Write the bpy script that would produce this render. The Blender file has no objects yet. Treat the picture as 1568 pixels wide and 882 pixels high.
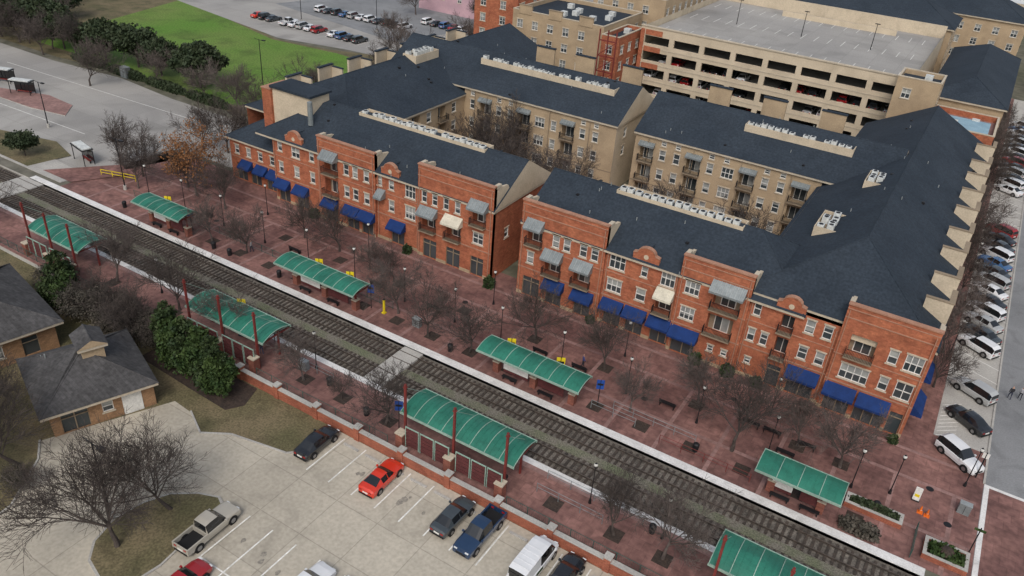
import bpy, math, random
from mathutils import Vector, Matrix
R=random.Random(7)
S=bpy.context.scene
COL=bpy.context.collection
# ------------------------------------------------------------ materials
MATS={}
def M(name,c1,c2=None,sc=.5,rough=.85,fine=.12,fsc=6,metal=0,brick=None,bump=0,stain=None,spec=.3):
    m=bpy.data.materials.new(name);m.use_nodes=True;t=m.node_tree;N=t.nodes;L=t.links
    b=N["Principled BSDF"];b.inputs["Roughness"].default_value=rough;b.inputs["Metallic"].default_value=metal
    b.inputs["Specular IOR Level"].default_value=spec
    c2=c2 or tuple(x*.8 for x in c1)
    g=N.new("ShaderNodeNewGeometry")
    n=N.new("ShaderNodeTexNoise");n.inputs["Scale"].default_value=sc;n.inputs["Detail"].default_value=6;L.new(g.outputs["Position"],n.inputs["Vector"])
    mr=N.new("ShaderNodeMapRange");mr.inputs[1].default_value=.36;mr.inputs[2].default_value=.64;L.new(n.outputs[0],mr.inputs[0])
    mx=N.new("ShaderNodeMix");mx.data_type='RGBA';mx.inputs[6].default_value=(*c1,1);mx.inputs[7].default_value=(*c2,1);L.new(mr.outputs[0],mx.inputs[0])
    out=mx.outputs[2]
    def mul(o,fac_out,lo,hi,a=0.3,z=0.7):
        r=N.new("ShaderNodeMapRange");r.inputs[1].default_value=a;r.inputs[2].default_value=z;r.inputs[3].default_value=lo;r.inputs[4].default_value=hi;L.new(fac_out,r.inputs[0])
        v=N.new("ShaderNodeVectorMath");v.operation='SCALE';L.new(o,v.inputs[0]);L.new(r.outputs[0],v.inputs["Scale"]);return v.outputs[0]
    if fine:
        n2=N.new("ShaderNodeTexNoise");n2.inputs["Scale"].default_value=fsc;n2.inputs["Detail"].default_value=4;L.new(g.outputs["Position"],n2.inputs["Vector"])
        out=mul(out,n2.outputs[0],1-fine,1+fine)
    if stain:
        n3=N.new("ShaderNodeTexNoise");n3.inputs["Scale"].default_value=stain[0];n3.inputs["Detail"].default_value=8;n3.inputs["Distortion"].default_value=1.2;L.new(g.outputs["Position"],n3.inputs["Vector"])
        out=mul(out,n3.outputs[0],1,stain[1],.5,.7)
    if brick:
        w,h,mort,dk,mode=brick
        vec=g.outputs["Position"]
        if mode=='wall':
            sx=N.new("ShaderNodeSeparateXYZ");L.new(vec,sx.inputs[0]);ad=N.new("ShaderNodeMath");L.new(sx.outputs[0],ad.inputs[0]);L.new(sx.outputs[1],ad.inputs[1])
            cb=N.new("ShaderNodeCombineXYZ");L.new(ad.outputs[0],cb.inputs[0]);L.new(sx.outputs[2],cb.inputs[1]);vec=cb.outputs[0]
        bt=N.new("ShaderNodeTexBrick");bt.inputs["Scale"].default_value=1;bt.inputs["Brick Width"].default_value=w;bt.inputs["Row Height"].default_value=h
        bt.inputs["Mortar Size"].default_value=mort;bt.inputs["Color1"].default_value=(.82,.82,.82,1);bt.inputs["Color2"].default_value=(1.12,1.12,1.12,1);bt.inputs["Mortar"].default_value=(dk,dk,dk,1)
        if mode=='grid': bt.offset=0
        if mode in('grid','soft'): bt.inputs["Color1"].default_value=(.95,.95,.95,1);bt.inputs["Color2"].default_value=(1.05,1.05,1.05,1)
        L.new(vec,bt.inputs["Vector"])
        v=N.new("ShaderNodeVectorMath");v.operation='MULTIPLY';L.new(out,v.inputs[0]);L.new(bt.outputs[0],v.inputs[1]);out=v.outputs[0]
    L.new(out,b.inputs["Base Color"])
    if bump:
        bp=N.new("ShaderNodeBump");bp.inputs["Strength"].default_value=bump;bp.inputs["Distance"].default_value=.05
        L.new((n2 if fine else n).outputs[0],bp.inputs["Height"]);L.new(bp.outputs[0],b.inputs["Normal"])
    MATS[name]=m;return m
M('brick',(.43,.15,.078),(.345,.112,.06),sc=.6,brick=(.42,.16,.012,.78,'wall'),fine=.17,fsc=3,stain=(.5,.8))
M('brick_dark',(.27,.10,.07),(.21,.08,.058),sc=.8,brick=(.42,.16,.012,.75,'wall'))
M('brick_low',(.40,.135,.08),(.30,.10,.062),sc=.5,brick=(.42,.16,.02,.7,'wall'),stain=(.6,.75))
M('paver',(.26,.135,.115),(.165,.084,.074),sc=.2,brick=(1.2,1.2,.045,.82,'xy'),fine=.26,fsc=1.8,stain=(.33,.68),rough=.72)
M('paver2',(.31,.185,.165),(.23,.135,.12),sc=.3,brick=(.6,.6,.03,.85,'soft'),fine=.2,fsc=2,rough=.75)
M('roof',(.027,.037,.050),(.034,.045,.059),sc=.18,brick=(1.0,.5,.02,.85,'soft'),fine=.22,fsc=3.5,rough=.85,spec=.2,stain=(.15,.85))
M('roof_house',(.085,.082,.082),(.06,.058,.058),sc=.4,brick=(.8,.35,.02,.8,'xy'),fine=.25,fsc=3)
M('stucco',(.43,.325,.21),(.36,.27,.175),sc=.3,stain=(.4,.85))
M('stucco_light',(.58,.49,.365),(.50,.42,.31),sc=.3,stain=(.4,.88))
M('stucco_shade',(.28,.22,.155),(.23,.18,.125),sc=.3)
M('trim',(.52,.45,.35),(.45,.39,.30),sc=1)
M('cap',(.40,.22,.15),(.34,.18,.12),sc=1)
M('white_paint',(.72,.71,.67),(.60,.59,.56),sc=1.2,rough=.6)
M('line_paint',(.80,.79,.75),(.60,.59,.55),sc=1.5,fsc=9,fine=.2)
M('glass',(.035,.045,.05),(.06,.07,.075),sc=.3,rough=.12,fine=0,spec=.8)
M('blind',(.40,.41,.38),(.20,.21,.21),sc=.45,rough=.3,fine=0,spec=.6)
M('dark_in',(.015,.014,.013),rough=.9)
M('iron',(.016,.016,.018),rough=.5,fine=0)
M('blue_cloth',(.008,.035,.15),(.006,.026,.11),sc=1,rough=.8,fine=.1)
M('metal_awn',(.27,.30,.305),(.21,.235,.24),sc=1,rough=.45,metal=.3)
M('metal_rib',(.36,.39,.39),rough=.45,metal=.3)
M('cream_cloth',(.62,.58,.47),sc=1)
M('concrete',(.48,.435,.355),(.40,.362,.295),sc=.1,brick=(4.6,4.6,.045,.75,'grid'),stain=(.16,.78),fine=.12,fsc=3)
M('concrete_plain',(.44,.425,.39),(.36,.345,.32),sc=.3,fine=.15)
M('edge_white',(.74,.73,.71),(.62,.61,.59),sc=.5,fine=.12,stain=(.8,.82))
M('asphalt',(.24,.245,.25),(.19,.195,.20),sc=.1,stain=(.3,.8))
M('road',(.36,.345,.32),(.29,.28,.265),sc=.05,stain=(.07,.75),brick=(5,5,.05,.85,'grid'))
M('deadgrass',(.175,.14,.08),(.11,.10,.05),sc=.25,fine=.35,fsc=5,bump=.4,stain=(.5,.7))
M('lawn',(.095,.20,.025),(.14,.20,.045),sc=.06,fine=.3,fsc=2.5,stain=(.12,.65))
M('ground',(.15,.14,.115),(.10,.10,.065),sc=.03,fine=.3,fsc=.5)
M('mulch',(.06,.042,.033),(.04,.03,.025),sc=1.5,fine=.4)
M('ballast',(.185,.165,.14),(.115,.10,.085),sc=.6,fine=.5,fsc=7,bump=.6,stain=(.4,.65))
M('ballast_weeds',(.13,.14,.085),(.17,.155,.125),sc=.5,fine=.5,fsc=7)
M('sleeper',(.075,.058,.047),(.045,.038,.032),sc=2,fine=.3)
M('rail',(.20,.165,.14),(.13,.105,.09),sc=2,rough=.4,metal=.6)
M('green_roof',(.028,.185,.125),(.02,.14,.095),sc=.5,rough=.4,fine=.08,spec=.5,stain=(.7,.8))
M('rib',(.30,.42,.35),rough=.5)
M('red_steel',(.20,.035,.030),(.15,.03,.026),sc=1,rough=.6)
M('maroon',(.12,.035,.035),(.09,.028,.028),sc=2)
M('yellow',(.72,.56,.02),(.62,.48,.02),rough=.5)
M('orange',(.75,.16,.02))
M('bluesign',(.02,.08,.35),rough=.5)
M('whiteunit',(.62,.64,.62),(.48,.50,.49),sc=2,rough=.5)
M('bark',(.085,.068,.06),(.055,.045,.04),sc=2,fine=.2)
M('bark2',(.125,.10,.09),(.08,.066,.058),sc=2,fine=.2)
M('leaf_dark',(.018,.036,.012),(.042,.062,.02),sc=.9,fine=.4,fsc=4,rough=.7)
M('leaf_oak',(.026,.042,.018),(.045,.06,.028),sc=.6,fine=.4,fsc=4,rough=.7)
M('leaf_green',(.022,.046,.012),(.05,.08,.02),sc=.9,fine=.4,fsc=4,rough=.7)
M('leaf_brown',(.27,.12,.045),(.18,.085,.04),sc=1,fine=.3)
M('leaf_grey',(.10,.086,.07),(.06,.055,.043),sc=1,fine=.3)
M('tyre',(.015,.015,.016),rough=.8,fine=0)
M('wheel',(.35,.35,.36),rough=.35,metal=.8,fine=0)
M('car_glass',(.012,.014,.016),rough=.06,fine=0,spec=.9)
M('tail',(.35,.01,.01),rough=.3,fine=0)
M('headl',(.75,.77,.78),rough=.2,fine=0)
M('pink',(.55,.36,.40),(.45,.30,.34),sc=.3)
M('white_roof',(.62,.63,.62),(.50,.51,.50),sc=.1)
M('lampglobe',(.66,.66,.62),rough=.3,fine=0)
M('bluewater',(.28,.42,.50),(.22,.34,.42),sc=.4)
M('teal',(.03,.10,.085))
M('tan_wall',(.34,.20,.11),(.27,.16,.09),sc=.5,brick=(.42,.16,.012,.8,'wall'))
M('oilstain',(.22,.20,.17),(.30,.275,.23),sc=3,fine=.2)
CARC={'black':(.012,.013,.016),'dgrey':(.045,.055,.062),'navy':(.012,.035,.085),'red':(.62,.035,.012),'dred':(.32,.012,.015),'white':(.74,.75,.76),'silver':(.40,.41,.41),'tan':(.42,.39,.33),'blue':(.05,.13,.28)}
for k,c in CARC.items():
    m=M('paint_'+k,c,tuple(x*.93 for x in c),sc=1,rough=.25,fine=0,spec=.6)
    m.node_tree.nodes["Principled BSDF"].inputs["Coat Weight"].default_value=.6
# ------------------------------------------------------------ builder
class B:
    def __init__(s): s.v=[];s.f=[];s.m=[];s.names=[]
    def mi(s,n):
        if n not in s.names: s.names.append(n)
        return s.names.index(n)
    def poly(s,pts,m):
        k=len(s.v);s.v+= [tuple(p) for p in pts];s.f.append(tuple(range(k,k+len(pts))));s.m.append(s.mi(m))
    def hexa(s,p,m,skip=()):
        k=len(s.v);s.v+=[tuple(q) for q in p];i=s.mi(m)
        for n,f in enumerate(((0,3,2,1),(4,5,6,7),(0,1,5,4),(1,2,6,5),(2,3,7,6),(3,0,4,7))):
            if n in skip: continue
            s.f.append(tuple(k+a for a in f));s.m.append(i)
    def box(s,x0,x1,y0,y1,z0,z1,m):
        s.hexa([(x0,y0,z0),(x1,y0,z0),(x1,y1,z0),(x0,y1,z0),(x0,y0,z1),(x1,y0,z1),(x1,y1,z1),(x0,y1,z1)],m)
    def prism(s,pts,z0,z1,m,mside=None):
        n=len(pts);s.poly([(x,y,z1) for x,y in pts],m)
        for i in range(n):
            a=pts[i];b=pts[(i+1)%n];s.poly([(a[0],a[1],z0),(b[0],b[1],z0),(b[0],b[1],z1),(a[0],a[1],z1)],mside or m)
    def sheet(s,pts,z,m): s.poly([(x,y,z) for x,y in pts],m)
    def cyl(s,p0,p1,r0,r1,n,m,cap=True):
        p0=Vector(p0);p1=Vector(p1);d=(p1-p0)
        if d.length<1e-6: return
        d.normalize();a=d.orthogonal().normalized();b=d.cross(a)
        k=len(s.v);i=s.mi(m)
        for j in range(n):
            t=2*math.pi*j/n;o=a*math.cos(t)+b*math.sin(t);s.v.append(tuple(p0+o*r0));s.v.append(tuple(p1+o*r1))
        for j in range(n):
            q=(j+1)%n;s.f.append((k+2*j,k+2*q,k+2*q+1,k+2*j+1));s.m.append(i)
        if cap:
            s.f.append(tuple(k+2*j for j in range(n)));s.m.append(i);s.f.append(tuple(k+2*j+1 for j in range(n)));s.m.append(i)
    def ball(s,c,r,m,seg=8,rings=5,sz=1):
        k=len(s.v);i=s.mi(m)
        for a in range(rings+1):
            ph=math.pi*a/rings
            for b in range(seg):
                th=2*math.pi*b/seg;s.v.append((c[0]+r*math.sin(ph)*math.cos(th),c[1]+r*math.sin(ph)*math.sin(th),c[2]+r*sz*math.cos(ph)))
        for a in range(rings):
            for b in range(seg):
                q=(b+1)%seg;s.f.append((k+a*seg+b,k+a*seg+q,k+(a+1)*seg+q,k+(a+1)*seg+b));s.m.append(i)
    def mesh(s,name,smooth=False):
        me=bpy.data.meshes.new(name);me.from_pydata(s.v,[],s.f);me.update()
        for n in s.names: me.materials.append(MATS[n])
        me.polygons.foreach_set("material_index",s.m)
        if smooth:
            me.polygons.foreach_set("use_smooth",[True]*len(s.f))
            try: me.set_sharp_from_angle(angle=math.radians(35))
            except Exception: pass
        return me
    def done(s,name,parent=None,loc=None,smooth=False):
        o=bpy.data.objects.new(name,s.mesh(name,smooth));COL.objects.link(o)
        if parent: o.parent=parent
        if loc: o.location=loc
        return o
def empty(name,loc=(0,0,0)):
    o=bpy.data.objects.new(name,None);COL.objects.link(o);o.location=loc;return o
def inst(name,me,loc,rz=0,sc=1):
    o=bpy.data.objects.new(name,me);COL.objects.link(o);o.location=loc;o.rotation_euler=(0,0,rz)
    o.scale=(sc,sc,sc) if not isinstance(sc,tuple) else sc;return o
# ------------------------------------------------------------ wall with openings
class Wall:
    def __init__(s,b,P,ux,n,L,z0,z1,holes,mat,trim='trim',wb=None,gb=None,ib=None,seed=0):
        s.b=b;s.P=P;s.ux=ux;s.n=n;s.wb=wb or b;rr=random.Random(seed+int(P[0]*7+P[1]*3));s.mat=mat
        us=sorted(set([0,L]+[h[0] for h in holes]+[h[1] for h in holes]));zs=sorted(set([z0,z1]+[h[2] for h in holes]+[h[3] for h in holes]))
        us=[u for u in us if 0<=u<=L];zs=[z for z in zs if z0<=z<=z1]
        for i in range(len(us)-1):
            for j in range(len(zs)-1):
                cu=(us[i]+us[i+1])/2;cz=(zs[j]+zs[j+1])/2
                if any(h[0]<cu<h[1] and h[2]<cz<h[3] for h in holes): continue
                b.poly([s.W(us[i],zs[j],0),s.W(us[i+1],zs[j],0),s.W(us[i+1],zs[j+1],0),s.W(us[i],zs[j+1],0)],mat)
        for h in holes:
            u0,u1,a,c,k=h[:5]
            dp={'w':.14,'b':1.1,'o':.5,'d':.2}[k]
            for q in (((u0,a),(u1,a)),((u1,a),(u1,c)),((u1,c),(u0,c)),((u0,c),(u0,a))):
                b.poly([s.W(*q[0],0),s.W(*q[1],0),s.W(*q[1],-dp),s.W(*q[0],-dp)],mat)
            if k=='w':
                w=u1-u0;split=a+(c-a)*(.5 if rr.random()<.4 else rr.choice([.12,.3,.75,.92]))
                s.wb.poly([s.W(u0,a,-dp),s.W(u1,a,-dp),s.W(u1,split,-dp),s.W(u0,split,-dp)],'glass')
                s.wb.poly([s.W(u0,split,-dp),s.W(u1,split,-dp),s.W(u1,c,-dp),s.W(u0,c,-dp)],'blind')
                t=.07
                s.lb(u0,u0+t,a,c,-dp+.005,-.04,'white_paint');s.lb(u1-t,u1,a,c,-dp+.005,-.04,'white_paint')
                s.lb(u0+t,u1-t,a,a+t,-dp+.005,-.04,'white_paint');s.lb(u0+t,u1-t,c-t,c,-dp+.005,-.04,'white_paint')
                mz=(a+c)/2;s.lb(u0+t,u1-t,mz-.035,mz+.035,-dp+.005,-.06,'white_paint')
                nv=int(w/0.85)
                for q in range(1,nv+1 if w>1.3 else 0):
                    uu=u0+w*q/(nv+1);s.lb(uu-.04,uu+.04,a+t,mz-.035,-dp+.005,-.07,'white_paint');s.lb(uu-.04,uu+.04,mz+.035,c-t,-dp+.005,-.07,'white_paint')
                s.lb(u0-.12,u1+.12,a-.14,a,.0,.09,trim);s.lb(u0-.1,u1+.1,c,c+.18,.0,.05,trim)
            if k=='d':
                s.wb.poly([s.W(u0,a,-dp),s.W(u1,a,-dp),s.W(u1,c,-dp),s.W(u0,c,-dp)],'glass')
                nv=max(1,int((u1-u0)/1.0))
                for q in range(0,nv+1):
                    uu=u0+(u1-u0)*q/nv;s.lb(max(u0,uu-.05),min(u1,uu+.05),a,c,-dp+.004,-.08,'stucco_shade')
                s.lb(u0,u1,c-.7,c-.62,-dp+.004,-.09,'stucco_shade')
            if k=='b':
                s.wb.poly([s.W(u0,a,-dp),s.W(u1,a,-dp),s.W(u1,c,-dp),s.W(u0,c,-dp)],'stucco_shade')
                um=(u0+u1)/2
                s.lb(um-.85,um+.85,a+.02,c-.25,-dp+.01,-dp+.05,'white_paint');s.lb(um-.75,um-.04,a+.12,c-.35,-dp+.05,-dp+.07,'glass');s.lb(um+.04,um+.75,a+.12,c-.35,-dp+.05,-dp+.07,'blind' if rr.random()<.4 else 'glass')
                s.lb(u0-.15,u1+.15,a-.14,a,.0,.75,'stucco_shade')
                s.rail(u0-.12,u1+.12,a,.7)
    def W(s,u,z,d): return (s.P[0]+s.ux[0]*u+s.n[0]*d,s.P[1]+s.ux[1]*u+s.n[1]*d,z)
    def lb(s,u0,u1,z0,z1,d0,d1,m):
        W=s.W;s.wb.hexa([W(u0,z0,d0),W(u1,z0,d0),W(u1,z0,d1),W(u0,z0,d1),W(u0,z1,d0),W(u1,z1,d0),W(u1,z1,d1),W(u0,z1,d1)],m)
    def rail(s,u0,u1,z,d,h=1.0):
        s.lb(u0,u1,z+h-.05,z+h,d-.04,d,'iron');s.lb(u0,u0+.04,z+h-.05,z+h,0,d-.04,'iron');s.lb(u1-.04,u1,z+h-.05,z+h,0,d-.04,'iron')
        n=int((u1-u0)/.14)
        for i in range(n+1):
            u=u0+(u1-u0-.03)*i/n;s.lb(u,u+.035,z,z+h-.05,d-.035,d-.005,'iron')
        for i in range(5):
            q=d*(i+.5)/5
            for u in (u0,u1-.03): s.lb(u,u+.03,z,z+h-.05,q,q+.03,'iron')
    def awn(s,u0,u1,z,m,dep=1.15,h=1.15):
        W=s.W;b=s.wb
        b.poly([W(u0,z+.2,dep),W(u1,z+.2,dep),W(u1,z+h,.02),W(u0,z+h,.02)],m)
        b.poly([W(u0,z-.05,dep),W(u1,z-.05,dep),W(u1,z+.2,dep),W(u0,z+.2,dep)],m)
        for u in (u0,u1): b.poly([W(u,z-.05,dep),W(u,z+.2,dep),W(u,z+h,.02),W(u,z-.05,.02)],m)
        if m=='metal_awn':
            n=int((u1-u0)/.45)
            for i in range(n+1):
                u=u0+(u1-u0-.05)*i/n
                b.hexa([W(u,z+.2,dep+.02),W(u+.05,z+.2,dep+.02),W(u+.05,z+h,.03),W(u,z+h,.03),W(u,z+.26,dep+.02),W(u+.05,z+.26,dep+.02),W(u+.05,z+h+.06,.03),W(u,z+h+.06,.03)],'metal_rib')
def roof(b,x0,x1,y0,y1,ze,zr,axis='x',ga=0,gb=0,m='roof',gm='stucco',fas='trim'):
    if axis=='x':
        ym=(y0+y1)/2;h=(y1-y0)/2;ra=x0+(0 if ga else h);rb=x1-(0 if gb else h)
        A=(ra,ym,zr);C=(rb,ym,zr)
        b.poly([(x0,y0,ze),(x1,y0,ze),C,A],m);b.poly([(x1,y1,ze),(x0,y1,ze),A,C],m)
        b.poly([(x0,y1,ze),(x0,y0,ze),A],gm if ga else m);b.poly([(x1,y0,ze),(x1,y1,ze),C],gm if gb else m)
        cs=[] if ga else [(x0,y0),(x0,y1)];ds=[] if gb else [(x1,y0),(x1,y1)]
    else:
        xm=(x0+x1)/2;h=(x1-x0)/2;ra=y0+(0 if ga else h);rb=y1-(0 if gb else h)
        A=(xm,ra,zr);C=(xm,rb,zr)
        b.poly([(x0,y0,ze),(x0,y1,ze),C,A],m);b.poly([(x1,y1,ze),(x1,y0,ze),A,C],m)
        b.poly([(x0,y0,ze),(x1,y0,ze),A],gm if ga else m);b.poly([(x1,y1,ze),(x0,y1,ze),C],gm if gb else m)
        cs=[] if ga else [(x0,y0),(x1,y0)];ds=[] if gb else [(x0,y1),(x1,y1)]
    b.cyl((A[0],A[1],zr-.03),(C[0],C[1],zr-.03),.1,.1,6,m)
    for c in cs: b.cyl((c[0],c[1],ze-.02),(A[0],A[1],zr-.03),.09,.09,5,m)
    for c in ds: b.cyl((c[0],c[1],ze-.02),(C[0],C[1],zr-.03),.09,.09,5,m)
    if fas: b.box(x0+.05,x1-.05,y0+.05,y1-.05,ze-.3,ze-.004,fas)
# ------------------------------------------------------------ ground & paving
g=B()
XX=4000
for (y0,y1,z,m) in ((-4000,44.2,-.62,'deadgrass'),(44.2,51,-.03,'ground'),(51,58.3,-.36,'ballast'),(58.3,4000,-.03,'ground')):
    g.poly([(-XX,y0,z),(XX,y0,z),(XX,y1,z),(-XX,y1,z)],m)
for y,a,c in ((44.2,-.62,-.03),(51,-.36,-.03),(58.3,-.36,-.03)): g.poly([(-XX,y,a),(XX,y,a),(XX,y,c),(-XX,y,c)],'concrete_plain')
g.done('ground')
b=B()
b.box(-140,60,44.2,50.3,-.028,0,'paver');b.box(-118,12,49.7,50.3,0,.004,'paver2');b.done('near_platform_paving')
b=B();b.box(-118,12,50.3,51.0,-.36,.02,'edge_white');b.done('near_platform_edge')
b=B();b.box(-118,9,58.3,59.3,-.36,.02,'edge_white');b.done('far_platform_edge')
b=B();b.box(-112,12.4,59.3,79,-.028,0,'paver')
b.box(4.3,7.2,79,230,-.028,0.01,'paver')
for y in (63.6,70.2,74.6): b.box(-108,12,y,y+.45,.0,.004,'paver2')
for i in range(23):
    x=-106+i*5.27; b.box(x,x+.4,59.3,63.6,.0,.0045,'paver2');b.box(x,x+.4,64.05,70.2,.0,.0045,'paver2')
b.done('brick_plaza')
b=B()
for (x,y) in ((-70,65),(-33,60.2),(-58,68.5),(-20,66),(-2,62),(-12,71.8),(-46,70),(-86,66),(8,70),(10,66),(-26,47.5),(-62,48.8)): b.cyl((x,y,.004),(x,y,.014),.36,.36,14,'iron')
b.done('manhole_covers')
b=B();b.box(-200,60,54.15,55.2,-.358,-.30,'ballast_weeds');
for i in range(3): b.box(*((-46.2,-43.6),(-119.5,-114.5),(9.5,26))[i],51.02,58.28,-.355,-.125,'concrete_plain')
b.done('track_crossing')
for cy in (56.65,52.75):
    b=B()
    for i in range(430):
        x=-215+i*.64+R.uniform(-.02,.02)
        b.box(x,x+.26,cy-1.3+R.uniform(-.04,.04),cy+1.3+R.uniform(-.04,.04),-.355,-.26+R.uniform(-.02,.01),'sleeper')
    for o in (-.7175,.7175):
        b.box(-215,60,cy+o-.035,cy+o+.035,-.12,-.09,'rail');b.box(-215,60,cy+o-.06,cy+o+.06,-.25,-.12,'sleeper')
    b.done('railway_track')
b=B();lot=[(60,-20),(60,43.7),(-43.2,43.7),(-43.4,39.6),(-44.6,38.4),(-50.7,37.2),(-53.2,35.6),(-56.5,37.2),(-59,37.4),(-64,26.5),(-61.8,25),(-58.4,20.5),(-58.2,19),(-66,10),(-66,-20)]
b.prism(lot,-.62,-.60,'concrete');b.done('parking_lot')
b=B()
for i in range(34):
    k=R.randrange(14);x=-40.3+2.69*k+R.uniform(-.5,.5);y=R.choice([40.3,28.5,23])+R.uniform(-1,1);n=9;rr0=R.uniform(.15,.4)
    b.poly([(x+rr0*math.cos(6.283*j/n)*R.uniform(.6,1),y+rr0*1.4*math.sin(6.283*j/n)*R.uniform(.6,1),-.597+i*.00005) for j in range(n)],'oilstain')
b.done('oil_stains')
b=B()
isl=[(-50,27),(-50.4,24.5),(-49.6,22),(-48.2,20.6),(-46,20.0),(-43.6,20.8),(-43.2,23.5),(-43.6,26.5),(-43.4,29),(-43.9,30.6),(-45.2,31.2),(-47,30.5),(-49,29)]
b.prism(isl,-.6,-.46,'concrete_plain');cx,cy=-46.6,25.4
b.sheet([(cx+(x-cx)*.95,cy+(y-cy)*.96) for x,y in isl],-.45,'deadgrass');b.done('lot_island_kerb')
b=B()
ke=[(-43.2,43.7),(-43.4,39.6),(-44.6,38.4),(-50.7,37.2),(-53.2,35.6),(-56.5,37.2)]
ke2=[(-64,26.5),(-61.8,25),(-58.4,20.5),(-58.2,19),(-66,10)]
for K in (ke,ke2):
  for p,q in zip(K,K[1:]):
    d=Vector((q[0]-p[0],q[1]-p[1])).normalized();n=Vector((d.y,-d.x))*.16
    b.prism([p,q,(q[0]+n.x,q[1]+n.y),(p[0]+n.x,p[1]+n.y)],-.6,-.47,'concrete_plain')
b.done('lot_kerb')
b=B()
for i in range(14):
    x=-41.7+2.69*i;b.box(x,x+.13,38.0,43.2,-.598,-.592,'line_paint')
for i in range(7):
    x=-41.6+2.69*i;b.box(x,x+.13,20.6,31.2,-.598,-.592,'line_paint')
b.box(-41.6,-25.4,25.85,25.98,-.598,-.591,'line_paint')
for i in range(12): b.box(-41.2+2.69*i,-39.4+2.69*i,42.5,42.75,-.598,-.48,'concrete_plain')
b.done('parking_stall_markings')
# right street
b=B();b.box(12.4,34,-20,50.9,-.05,-.02,'asphalt');b.box(12.4,34,58.5,600,-.05,-.02,'asphalt');b.box(7.2,12.4,78,230,-.05,-.012,'concrete_plain')
b.box(34,60,59,600,-.05,0.05,'concrete_plain');b.done('side_street')
b=B();b.box(12.9,40,58.6,73.6,-.02,.006,'paver');b.box(12.45,12.9,58.6,74,-.02,.008,'edge_white');b.box(12.9,40,73.6,74.0,-.02,.008,'edge_white')
b.box(12.3,12.5,74,230,-.05,.1,'concrete_plain')
for i in range(40):
    y=92+i*3.2;b.poly([(7.3,y,-.004),(7.3,y+.12,-.004),(12.3,y-1.9,-.004),(12.3,y-2.02,-.004)],'line_paint')
for i in range(9):
    y=79+i*.75;b.poly([(7.4,y,.002),(7.4,y+.12,.002),(9.2,y+1.6,.002),(9.2,y+1.48,.002)],'line_paint')
b.box(15.8,15.92,76,300,-.02,-.012,'line_paint')
b.done('street_markings')
# top-left roads & lawn
b=B()
b.sheet([(-400,60.5),(-113,60.5),(-107,80),(-99,80),(-99,92),(-118,95.5),(-133,95.5),(-150,97),(-170,95),(-200,95),(-400,110)],.0,'road')
b.done('concrete_road')
b=B();b.prism([(-160,78),(-150,81.5),(-142,81),(-138,77),(-146,75.5),(-158,75)],.0,.13,'paver2','concrete_plain');b.done('brick_island')
b=B();b.prism([(-400,60),(-113,60),(-113,64),(-128,65),(-138,60.9),(-400,61)],.0,.1,'concrete_plain');b.done('left_pavement')
b=B();b.sheet([(-138,60.5),(-122,60.4),(-121,67),(-128,69),(-140,66)],.11,'deadgrass')
b.sheet([(-119,61),(-112,61),(-108,68),(-112,70)],.11,'paver');b.done('left_verge')
b=B()
for (x0,y0,x1,y1) in ((-200,72,-128,74),(-175,88,-120,90.5)):
    d=Vector((x1-x0,y1-y0)).normalized();n=Vector((-d.y,d.x))*.12
    b.poly([(x0,y0,.006),(x1,y1,.006),(x1+n.x,y1+n.y,.006),(x0+n.x,y0+n.y,.006)],'line_paint')
b.done('road_markings')
b=B();b.sheet([(-400,97),(-172,97),(-160,98.5),(-133,98),(-118,98),(-100,98),(-98,150),(-118,150),(-137,143),(-152,141),(-175,149),(-198,160),(-400,180)],-.01,'deadgrass')
b.sheet([(-186,101),(-162,101),(-130,100.5),(-121,101),(-119,115),(-113,140),(-133,142),(-152,140),(-175,146),(-200,152)],.0,'lawn');b.done('lawn')
b=B();b.sheet([(-230,158),(-198,150),(-152,142),(-134,146),(-99,150),(-99,260),(-330,260)],.004,'road')
b.sheet([(-180,168),(-130,160),(-120,200),(-170,210)],.009,'asphalt')
for i in range(18): b.box(-172.3+i*2.7,-172.2+i*2.7,151,156,.01,.014,'line_paint')
b.done('upper_car_park')
b=B();b.box(-76,-14,91,111.5,-.03,.02,'paver2')
for x in (-70,-60,-52,-34,-24): b.box(x,x+4.5,94,98,.02,.1,'leaf_oak')
b.done('courtyard_paving')
# ------------------------------------------------------------ retaining wall & fences
b=B()
b.box(-64,60,43.75,44.15,-.61,.55,'brick_low');b.box(-64,60,43.70,44.2,.55,.63,'concrete_plain')
x=-62.4
while x<60:
    b.box(x,x+.6,43.62,44.28,-.6,.95,'brick_low');b.box(x-.06,x+.66,43.56,44.34,.95,1.06,'concrete_plain');x+=5.38
b.done('brick_retaining_wall')
def fence(name,p0,p1,h=1.05,post=2.0,m='teal',z=0,bars=True,step=.2):
    b=B();p0=Vector(p0);p1=Vector(p1);d=p1-p0;L=d.length;d.normalize()
    def q(t,zz): return (p0.x+d.x*t,p0.y+d.y*t,zz+z)
    for zz in ((h,.15) if bars else (h,h*.55)): b.cyl(q(0,zz),q(L,zz),.025,.025,5,m)
    n=max(1,int(L/post))
    for i in range(n+1): b.cyl(q(L*i/n,0),q(L*i/n,h+.03),.035,.035,5,m)
    if bars:
        n=int(L/step)
        for i in range(n): b.cyl(q(L*i/n,.15),q(L*i/n,h),.01,.01,3,m,False)
    return b.done(name)
fence('platform_fence',(-118,44.6),(-67.5,44.6),m='teal')
fence('platform_fence',(-55,44.6),(-37.5,44.6),m='teal')
fence('platform_fence',(-24,44.6),(-6.8,44.6),m='teal')
fence('plaza_fence',(-101,63.9),(-52,63.3),m='teal')
fence('ramp_railing',(-24,61.2),(-19,61.2),m='metal_awn',bars=False)
fence('ramp_railing',(-22,62.4),(-13,62.4),m='metal_awn',bars=False)
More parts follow.
